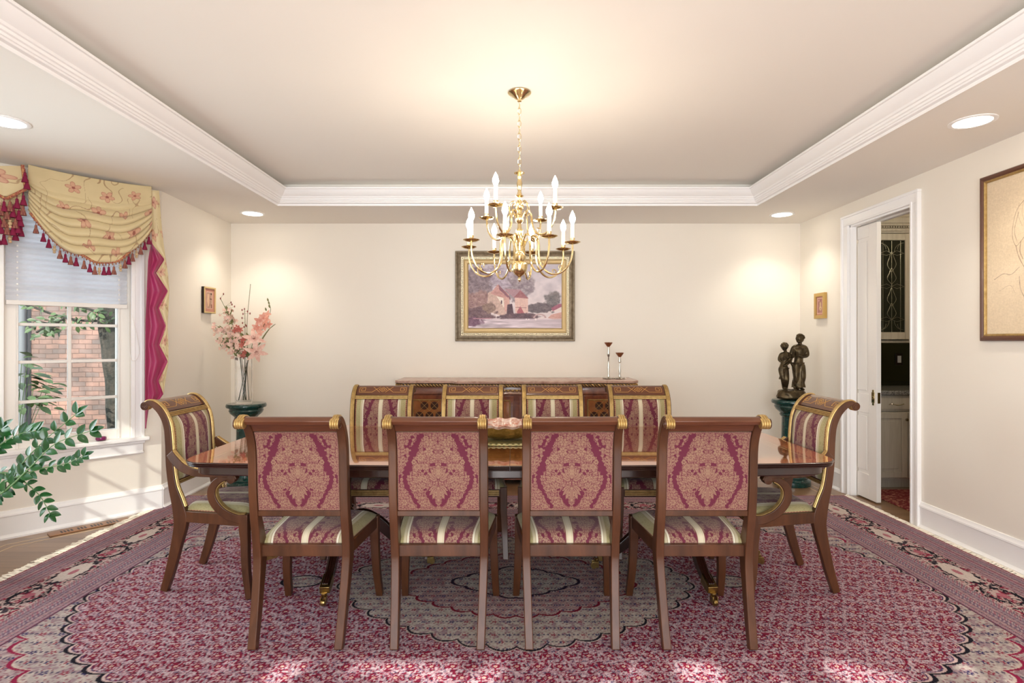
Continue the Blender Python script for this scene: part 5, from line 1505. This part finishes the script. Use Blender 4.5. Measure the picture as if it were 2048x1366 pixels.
# blossom branches
for i, (tx, ty, lab, via) in enumerate(((450, 612, 'tall pale blossom branch at the upper left of the bouquet', [(478, 690), (464, 650)]), (437, 655, 'pale blossom branch reaching far left from the vase', [(476, 695), (456, 668)]), (444, 690, 'low drooping white blossom branch left of the vase rim', [(476, 705), (458, 684)]))):
    tip = vp(tx, ty, .02 * i); t, pts, g = spray('blossom_branch', lab, tip, (.03 - .02 * i, -.02 + .02 * i, .004), [neck(2.6 + .4 * i)] + [vp(*q) for q in via])
    h_ = G(); l_ = G()
    for k in range(58):
        q = Vector(tuple(pts[int(len(pts) * random.uniform(.45, 1)) - 1])); r_ = Vector((random.uniform(-.055, .055), random.uniform(-.05, .05), random.uniform(-.05, .05)))
        g.tube([tuple(q), tuple(q + r_)], .0010, 4)
        flower6(h_, q + r_, random.uniform(.016, .030), (random.uniform(-1, 1), -1, random.uniform(-.5, .8)), 5, .7, .2)
        if k % 3 == 0: leaf(l_, q + r_ * .6, random.uniform(.03, .055), .018, (random.uniform(-1, 1), -.4, random.uniform(-.6, .8)), (0, -1, .4))
    g.build('stem', m_stem, t); h_.build('petals', m_pale, t); l_.build('foliage', m_lf, t)
tip = vp(474, 655, -.02); t, pts, g = spray('red_bloom', 'red bloom with ragged petals at the heart of the bouquet', tip, (.04, .01, .004), [neck(1.6), vp(480, 690)])
h_ = G()
for (px, py) in ((474, 656), (480, 660), (470, 662), (487, 680), (484, 690), (490, 705), (486, 712)):
    h_ = G(); flower6(h_, vp(px, py, random.uniform(-.06, -.01)) - Vector((0, 0, .024)), .034, (random.uniform(-.5, .5), -1, .3), 6, .5, .3); h_.build('blossom', m_rd, t)
g.build('stem', m_stem, t); l_ = G()
for k in range(34): leaf(l_, vp(random.uniform(472, 500), random.uniform(670, 716), random.uniform(-.04, .04)) - Vector((0, 0, .024)), .05, .02, (random.uniform(-1, 1), random.uniform(-1, .3), random.uniform(-.4, 1)), (0, -1, .3))
l_.build('foliage', m_lf, t)
for (tx, ty, lab, bs) in ((489, 617, 'berry twig with dark red buds rising in the middle of the bouquet', [(484, 620), (489, 618), (495, 623), (500, 627), (484, 636), (486, 628), (485, 646), (491, 650), (488, 654), (493, 652)]), (441, 597, 'thin arching twig with dark buds at the far upper left', [(441, 597), (447, 588), (464, 609), (469, 613), (462, 605)])):
    tip = vp(tx, ty, .01); t, pts, g = spray('berry_twig', lab, tip, (.0, .03, .004), [neck(1.9), vp(490, 680) if tx > 470 else vp(472, 670), vp((490 if tx > 470 else 462), 640)])
    h_ = G()
    for (px, py) in bs:
        q = vp(px, py, .01) - Vector((0, 0, .024)); h_.ball(tuple(q), .0065, 8, sx=.8, sz=1.7); b_ = min(pts, key=lambda s: (Vector(tuple(s)) - q).length); g.tube([tuple(b_), tuple(q)], .0009, 4)
    g.build('stem', m_stem, t); h_.build('buds', m_ber, t)
t, pts, g = spray('grass_blade', 'single thin upright grass stem above the bouquet', vp(501, 568, .03), (.01, -.03, .004), [neck(1.0), vp(494, 650, .03)], 'grass'); g.build('stem', m_stem, t)

# ------------------------------------------------------------------ bronze statue
def skin(name, nodes, edges, m, parent, loc=(0,0,0), root=0, sub=2):
    me = bpy.data.meshes.new(name); me.from_pydata([n[:3] for n in nodes], edges, [])
    o = bpy.data.objects.new(name, me); col.objects.link(o); o.parent = parent; o.location = loc
    me.materials.append(m)
    s = o.modifiers.new('skin', 'SKIN')
    lay = me.skin_vertices[0] if len(me.skin_vertices) else None
    if lay is None:
        me.attributes.new  # keep reference
    return o
def figure(name, joints, chains, parent, m, scale=1.0):
    """body grown as overlapping tapered limbs voxel-merged into one continuous surface"""
    g = G()
    for ch in chains:
        P = [joints[k][:3] for k in ch]; Rr = [joints[k][3] for k in ch]
        Q = sm([(*p, r) for p, r in zip(P, Rr)], 5); g.tube([q[:3] for q in Q], [q[3] for q in Q], 12)
        for e in (0, -1): g.ball(tuple(Q[e][:3]), Q[e][3] * .98, 10)
    o = g.build(name, m, parent)
    rm = o.modifiers.new('merge', 'REMESH'); rm.mode = 'VOXEL'; rm.voxel_size = .0036; rm.use_smooth_shade = True
    sm_ = o.modifiers.new('soft', 'SMOOTH'); sm_.iterations = 4; sm_.factor = .5
    return o
SX, SY_, SZ_ = 2.652, 5.40, .8015
stt = empty('bronze_statue', (SX, SY_, SZ_), 0, 'dark bronze statue of a draped couple standing on a rocky base', 'statue')
g = G(); n = 40; rg = []
for r, z in ((.001, 0), (.108, 0), (.116, .02), (.106, .045), (.108, .062), (.090, .084), (.05, .086), (.001, .088)):
    rg.append([((r + (.030 * vnoise(np.array(k * .9), np.array(z * 60.), 3) if r > .01 else 0)) * 1.08 * math.cos(2*PI*k/n), (r + (.026 * vnoise(np.array(k * .7), np.array(z * 50.), 8) if r > .01 else 0)) * .82 * math.sin(2*PI*k/n), z + (.012 * float(vnoise(np.array(k * .8), np.array(r * 40.), 5)) if .01 < z else 0)) for k in range(n)])
g.rings(rg); ob = g.build('rocky_base', m_bronze, stt); ob.modifiers.new('sub', 'SUBSURF').render_levels = 2
# male, right side, looking to his right; female left, head bowed towards him
J = {  # x, y, z, r (metres, statue frame)
 'pel': (.052, 0, .335, .036), 'wst': (.054, 0, .385, .031), 'chs': (.058, -.002, .455, .042), 'shc': (.060, 0, .495, .033), 'nk': (.062, -.002, .522, .016), 'nk2': (.060, -.006, .545, .015),
 'ls': (.020, 0, .490, .020), 'le': (.002, .010, .425, .015), 'lw': (-.020, -.020, .400, .010), 'rs': (.100, 0, .488, .021), 're': (.110, -.012, .418, .016), 'rw': (.060, -.045, .402, .011), 'rh': (.036, -.050, .412, .011),
 'lh': (.034, 0, .31, .030), 'lk': (.028, -.016, .21, .022), 'la': (.026, -.004, .115, .014), 'lt': (.018, -.034, .094, .009), 'rhp': (.072, 0, .31, .030), 'rk': (.078, -.010, .205, .023), 'ra': (.074, .008, .115, .015), 'rt': (.078, -.028, .094, .009)}
male = figure('male_figure', J, [('pel','wst','chs','shc','nk','nk2'), ('shc','ls','le','lw'), ('shc','rs','re','rw','rh'), ('pel','lh','lk','la','lt'), ('pel','rhp','rk','ra','rt'), ('ls','chs','rs')], stt, m_bronze)
def head(parent, c, s, yaw, pitch, bun=False):
    M = Matrix.Translation(c) @ Matrix.Rotation(yaw, 4, 'Z') @ Matrix.Rotation(pitch, 4, 'X')
    g = G(); g.ball((0, 0, 0), .031 * s, 20, sx=.78, sy=.95, sz=1.15, M=M); g.ball((0, -.010 * s, -.020 * s), .020 * s, 14, sx=.8, sy=.9, sz=.8, M=M)
    g.rings([[(-.004*s, -.026*s, .004*s), (.004*s, -.026*s, .004*s), (.0015*s, -.029*s, .007*s)], [(-.006*s, -.028*s, -.010*s), (.006*s, -.028*s, -.010*s), (0, -.038*s, -.010*s)]], M=M)
    for x in (-.009, .009): g.ball((x*s, -.0265*s, .003*s), .0045 * s, 8, M=M)
    g.ball((0, -.029*s, -.018*s), .006 * s, 8, sx=1.2, sz=.5, M=M)
    for x in (-.024, .024): g.ball((x*s, 0, -.002*s), .007 * s, 8, sx=.4, M=M)
    h_ = g.build('head', m_bronze, parent)
    g = G()
    for k in range(60):
        a = random.uniform(0, 2*PI); e = random.uniform(-.1, 1.5)
        p = Vector((math.cos(a) * math.cos(e) * .025, math.sin(a) * math.cos(e) * .030 + .004, math.sin(e) * .036 + .003)) * s
        if p.y < -.016 * s and p.z < .022 * s: continue
        g.ball(tuple(p), .0056 * s, 7, M=M)
    if bun: g.ball((0, .034*s, .0), .013 * s, 10, M=M); g.tube([tuple(M @ Vector((0, .03*s, -.01*s))), tuple(M @ Vector((.008*s, .026*s, -.045*s)))], [.009*s, .004*s], 8)
    g.build('hair', m_bronze, h_)
male.scale = (1.28, 1.2, 1.0)
head(male, Vector((.058, -.010, .575)), 1.12, R(-60), R(6))
Jf = {'pel': (-.058, 0, .300, .033), 'wst': (-.056, 0, .345, .023), 'chs': (-.050, -.002, .400, .030), 'shc': (-.046, 0, .430, .024), 'nk': (-.046, -.004, .452, .012), 'nk2': (-.052, -.010, .470, .012),
 'ls': (-.076, 0, .426, .014), 'le': (-.094, -.010, .372, .011), 'lw': (-.070, -.034, .350, .008), 'lh_': (-.046, -.036, .360, .008), 'rs': (-.018, 0, .428, .014), 're': (-.016, -.016, .368, .011), 'rw': (-.050, -.036, .330, .008), 'rh_': (-.070, -.034, .318, .008),
 'b1': (-.060, -.022, .398, .012), 'b2': (-.036, -.022, .398, .012), 'hl': (-.070, 0, .275, .026), 'kl': (-.066, -.012, .190, .019), 'al': (-.054, .006, .108, .011), 'tl': (-.062, -.022, .092, .007), 'hr': (-.046, 0, .275, .026), 'kr': (-.044, -.020, .185, .018), 'ar': (-.038, 0, .108, .011), 'tr': (-.044, -.028, .092, .007)}
fem = figure('female_figure', Jf, [('pel','wst','chs','shc','nk','nk2'), ('shc','ls','le','lw','lh_'), ('shc','rs','re','rw','rh_'), ('pel','hl','kl','al','tl'), ('pel','hr','kr','ar','tr'), ('chs','b1'), ('chs','b2')], stt, m_bronze)
fem.scale = (1.28, 1.2, 1.0)
head(fem, Vector((-.058, -.016, .499)), 1.0, R(-30), R(28), True)
def drape(parent, cx_, z0, z1, r0, r1, seed, yoff=0):
    g = G(); rg = []; n = 56
    for i in range(26):
        t = i / 25; z = z1 + (z0 - z1) * t; r = r1 + (r0 - r1) * t - .010 * math.sin(PI * t)
        rg.append([(cx_ + (r + .0035 * math.sin(7 * a + t * 5 + seed) + .002 * math.sin(15 * a - t * 8)) * math.cos(a), yoff + (r * .8 + .0035 * math.sin(6 * a + t * 4 + seed)) * math.sin(a), z) for a in [2*PI*k/n for k in range(n)]])
    g.rings(rg); return g.build('drapery', m_bronze, parent)
drape(male, .052, .115, .350, .048, .044, 1); drape(fem, -.056, .190, .300, .034, .036, 4)
g = G(); g.tube(sm([(.015, -.02, .46), (-.004, -.035, .40), (-.03, -.045, .355), (-.006, -.05, .30), (.012, -.04, .22), (.02, -.035, .14), (.05, -.04, .10)], 6), [.008, .010, .012, .013, .015, .018, .02] * 5 + [.02, .02], 10, flat=.6)
g.build('scarf', m_bronze, stt)

# ------------------------------------------------------------------ window curtain (swag and tails)
m_silk = mat('swag_silk', (222, 196, 140), .45, attr=True, sheen=.3)
m_mar = mat('maroon_silk', (146, 24, 72), .38, attr=False, sheen=.4, noise=((170, 34, 96), (40, 40, 3), .35, .7))
m_rope = mat('red_gold_cord', (150, 62, 62), .7, noise=((196, 150, 100), (120, 120, 120), .45, .55))
val = empty('curtain_valance', (A.x + D.x * .5 + N.x * .1, A.y + D.y * .5 + N.y * .1, ZS), 0, 'cream floral swag valance with maroon tail and tassel fringe over the bay window', 'curtain')
VL = np.array(val.location)
def tpx(px, n=.12):
    k = (px - 1024) / F; ox = A.x + N.x * n; oy = A.y + N.y * n
    return (ox - oy * k) / (-D.x + D.y * k) if False else (-(ox - oy * k)) / (D.x - D.y * k)
def wpt(px, py, n=.12):
    t = tpx(px, n); p = Wp(t, n, 0); return np.array((p[0], p[1], gz(py, p[1])))
def silk(U, V, base=(212, 194, 150), sc=1.0, seed=0):
    """floral silk, U/V in metres"""
    C = np.ones(U.shape + (3,)) * np.array(base, float) + (fbm(U * 9, V * 9, 3, 2 + seed)[..., None] - .5) * 14
    n_ = fbm(U * 7 + 3, V * 7, 2, 23 + seed); gate = fbm(U * 5, V * 5 + 4, 2, 29 + seed)
    C = put(C, (np.abs(n_ - .48) < .0075) & (gate > .38), (158, 126, 92), .8); C = put(C, (np.abs(n_ - .62) < .007) & (gate < .6), (158, 126, 92), .7)
    for (fx_, fy_, fr, ph_) in [(.22, .10, .034, 0), (.40, .13, .036, .4), (.60, .10, .036, 1.1), (.30, .30, .03, .5), (.46, .27, .034, 2), (.12, .35, .033, .9), (.55, .38, .032, .1), (.24, .50, .034, .7), (.40, .48, .03, 0), (.66, .30, .03, .2), (.36, .64, .03, .4), (.52, .58, .032, 1), (.10, .58, .03, .3), (.04, .12, .034, 0), (.01, .38, .034, 1), (.04, .66, .03, 2), (.02, .92, .03, 1), (.05, 1.2, .03, 0), (.02, 1.5, .03, .5)]:
        fr = fr * 1.3; dx = U - fx_ * sc; dy = V - fy_; r = np.hypot(dx, dy)
        pd_ = np.full(r.shape, 9.)
        for k in range(5):
            q = ph_ + k * 2 * PI / 5; cx2, cy2 = fr * .58 * math.cos(q), fr * .58 * math.sin(q)
            al_ = (dx - cx2) * math.cos(q) + (dy - cy2) * math.sin(q); ac_ = -(dx - cx2) * math.sin(q) + (dy - cy2) * math.cos(q)
            pd_ = np.minimum(pd_, np.hypot(al_ / (fr * .44), ac_ / (fr * .30)))
        C = put(C, pd_ < 1, (204, 150, 126), .75); C = put(C, (np.abs(pd_ - 1) < .10), (164, 96, 82), .7); C = put(C, r < fr * .22, (150, 84, 70))
    return np.clip(C, 0, 255)
# swag
tl, trr = tpx(56), tpx(303)
nu, nv = 300, 260
U, V = np.meshgrid(np.linspace(0, 1, nu), np.linspace(0, 1, nv))        # U 0 = right end (near corner A)
T = trr + (tl - trr) * U
z_e = 2.560 - (.335 - .015 * U) * V ** .8
sag = (.02 + .275 * V ** 1.15) * (1 - np.abs(2*U - 1) ** 2.3)
Z = z_e - sag
cen = 4 * U * (1 - U)
ph_ = V * 9.5 + .5 * U + .35 * np.sin(U * 5) + .25 * np.sin(U * 11 + V * 3)
amp = np.clip((V - .25) * 4, 0, 1) * (.016 + .034 * cen ** .6)
Nn = .122 + .055 * cen * (.3 + .7 * V) + amp * .5 * (1 + np.cos(2 * PI * ph_))
Z = Z - amp * .36 * np.sin(2 * PI * ph_ + .6)
px_ = A.x + D.x * T + N.x * Nn; py_ = A.y + D.y * T + N.y * Nn
grid_obj('swag', np.stack([px_, py_, Z], -1) - VL, silk(T, V * .70), m_silk, val, thick=.003)
bl = [tuple(np.array((px_[-1, i], py_[-1, i], Z[-1, i])) - VL) for i in range(0, nu, 4)]
g = G(); g2 = G()
g.tube(bl, .0085, 8)
for i in range(0, len(bl) - 1):
    p = Vector(bl[i]); 
    if i % 2 == 0: g.tube([tuple(p + Vector((0, 0, -.004))), tuple(p + Vector((.004, -.003, -.020))), tuple(p + Vector((.010, -.008, -.012)))], .0035, 5)
g.build('swag_braid', m_rope, val)
def tassel_mesh(kind):
    g = G()
    g.tube([(0, 0, 0), (0, 0, -.022)], .0022, 5)
    if kind < 2: g.lathe([(.001, -.086), (.019, -.086), (.017, -.074), (.012, -.056), (.008, -.044), (.0095, -.040), (.0075, -.034), (.0085, -.028), (.005, -.022), (.001, -.020)], (0, 0, 0), 12)
    else:
        for k, r in ((0, .010), (1, .013), (2, .010)): g.ball((0, 0, -.034 - .020 * k), r, 10)
    return g
mts = [mat('maroon_tassel', (128, 20, 60), .8), mat('copper_tassel', (160, 104, 84), .8, noise=((110, 50, 56), (200, 200, 3), .45, .6)), mat('gold_bead', (196, 168, 130), .5)]
protos = [None, None, None]
def tassel(p, kind, s=1.0):
    if protos[kind] is None:
        o = tassel_mesh(kind).build('tassel', mts[kind], val); protos[kind] = o
    else:
        o = protos[kind].copy(); col.objects.link(o)
    o.location = p; o.scale = (s, s, s)
seq_ = [0, 1, 2, 1, 0, 1, 2, 1, 0, 1]
idx = np.linspace(2, len(bl) - 4, 23).astype(int)
for k, i in enumerate(idx): tassel((bl[i][0], bl[i][1], bl[i][2] - .012), [1, 0, 1, 2][k % 4] if k % 5 else 0, .92)
# right tail: maroon lining in front, cream zigzag edge
def tail(name, left, right, m, n0, wave, colr=None, thick=.003, nu=40, nv=150):
    """cloth between two pixel-measured edges hanging on the plane n0"""
    l_ = np.array(left, float); r_ = np.array(right, float)
    yy = np.linspace(max(l_[0, 1], r_[0, 1]), min(l_[-1, 1], r_[-1, 1]), nv)
    xl = np.interp(yy, l_[:, 1], l_[:, 0]); xr = np.interp(yy, r_[:, 1], r_[:, 0])
    P = np.zeros((nv, nu, 3)); 
    for j in range(nv):
        for i in range(nu):
            u = i / (nu - 1); px = xl[j] + (xr[j] - xl[j]) * u
            n_ = n0 + wave * math.sin(u * 3 * PI + yy[j] * .004) 
            P[j, i] = wpt(px, yy[j], n_)
    C = None
    if colr: C = silk((P[..., 0] * N.y - P[..., 1] * N.x) * 0 + np.linspace(0, .1, nu)[None, :] + 0 * P[..., 0], 2.56 - P[..., 2], seed=5)
    return grid_obj(name, P - VL, C, m, val, thick=thick)
zz = [(304, 487), (331, 520), (312, 546), (338, 582), (318, 616), (334, 652), (319, 690), (336, 723), (317, 762), (327, 788), (316, 803), (299, 806), (291, 858)]
tail('maroon_lining', [(303, 480), (296, 520), (291, 640), (290, 760), (290, 857)], [(303, 480)] + zz[:-1] + [(292, 857)], m_mar, .115, .012)
tail('cream_tail', [(294, 377), (302, 440), (304, 487), (329, 519), (312, 546), (336, 582), (318, 616), (332, 652), (319, 690), (334, 723), (317, 762), (325, 788)],
     [(318, 381), (322, 440), (327, 487), (332, 520), (336, 550), (339, 582), (337, 616), (335, 652), (337, 690), (337, 723), (331, 762), (327, 788)], m_silk, .108, .003, colr=True)
# left tail between the two windows, with its braid and tassels
tail('pointed_tail', [(-52, 318), (-50, 340), (-40, 360), (0, 392)], [(45, 332), (48, 360), (51, 376), (14, 394)], m_silk, .175, .002, colr=True)
g = G()
def wv(px, py, n): return tuple(wpt(px, py, n) - VL)
g.tube([wv(45, 330, .182), wv(48, 355, .182), wv(52, 378, .182)], .010, 8); g.tube([wv(52, 378, .182), wv(32, 388, .182), wv(12, 398, .182)], .010, 8); g.tube([wv(12, 398, .182), wv(-15, 384, .182), (wv(-45, 366, .182))], .010, 8)
g.build('tail_braid', m_rope, val)
tail('under_swag', [(-60, 372), (-50, 420), (-30, 455), (-20, 462)], [(44, 380), (42, 420), (40, 446), (38, 452)], m_silk, .135, .006, colr=True)
g = G(); g.tube([wv(-6, 464, .15), wv(22, 462, .15), wv(40, 450, .15)], .009, 8); g.build('under_braid', m_rope, val)
random.seed(5)
for (px, py, k) in ((50, 338, 0), (54, 352, 0), (8, 396, 0), (20, 396, 1), (34, 390, 0), (47, 384, 0), (2, 404, 1), (14, 412, 1), (26, 408, 0), (38, 414, 0), (46, 404, 1), (-3, 420, 0), (8, 428, 1), (20, 430, 2), (31, 430, 1), (41, 426, 0), (36, 440, 0), (2, 440, 0), (14, 442, 1), (26, 444, 0), (-4, 462, 0), (8, 462, 0), (20, 460, 2), (31, 454, 0), (42, 446, 0)):
    tassel(wv(px, py, .19 if py < 445 else .155), k, 1.05)

# ------------------------------------------------------------------ potted plant in the bay
PXL, PYL = -3.13, 3.05
plant = empty('potted_plant', (PXL, PYL, 0), 0, 'glossy dark green potted plant with arching leafy stems in the bay', 'plant')
G().lathe([(.001, 0), (.13, 0), (.14, .01), (.175, .36), (.185, .38), (.185, .42), (.17, .42), (.165, .38), (.001, .38)], (0, 0, 0), 32).build('planter', mat('terracotta', (150, 92, 66), .6), plant)
m_zz = mat('glossy_leaf', (20, 64, 26), .24, coat=.35, coat_rough=.12, noise=((40, 96, 44), (14, 14, 14), .35, .7)); m_zs = mat('green_stalk', (110, 142, 92), .4)
def pv(px, py, Y=3.1): return Vector((gx(px, Y) - PXL, Y - PYL, gz(py, Y)))
random.seed(8)
for (P, ll) in (([(-60, 1010), (10, 980), (42, 930), (90, 880), (152, 828)], .075), ([(-60, 1015), (5, 985), (60, 935), (110, 888), (180, 862)], .075), ([(-70, 1000), (20, 960), (80, 938), (130, 928), (166, 912)], .06),
                ([(-70, 960), (0, 945), (40, 958), (78, 990), (100, 1026)], .062), ([(-90, 1000), (-40, 930), (0, 890), (40, 868), (72, 862)], .075), ([(-80, 1010), (-50, 930), (-20, 880), (4, 856)], .075)):
    Yt = 3.1 + random.uniform(-.08, .12)
    pts = sm([(0, 0, .38)] + [tuple(pv(px, py, Yt)) for px, py in P], 6)
    fr_o = G().tube(pts, [max(.009 - .00028 * i, .0022) for i in range(len(pts))], 7).build('frond', m_zs, plant)
    g = G(); n_ = len(pts)
    for i in range(10, n_, 2):
        p = Vector(tuple(pts[i])); d = (Vector(tuple(pts[min(i + 1, n_ - 1)])) - Vector(tuple(pts[i - 1]))).normalized()
        for s in (-1, 1):
            sd = d.cross(Vector((.2, -1, .3))).normalized() * s
            dv = sd * .9 + d * .75 + Vector((random.uniform(-.15, .15), random.uniform(-.35, .15), random.uniform(-.15, .15)))
            leaf(g, p, ll * random.uniform(.75, 1.0), ll * .5, dv, Vector((random.uniform(-.4, .4), -1, .7)), curl=.14)
    leaf(g, Vector(tuple(pts[-1])), ll, ll * .45, d, (0, -1, .5))
    g.build('leaflets', m_zz, fr_o)
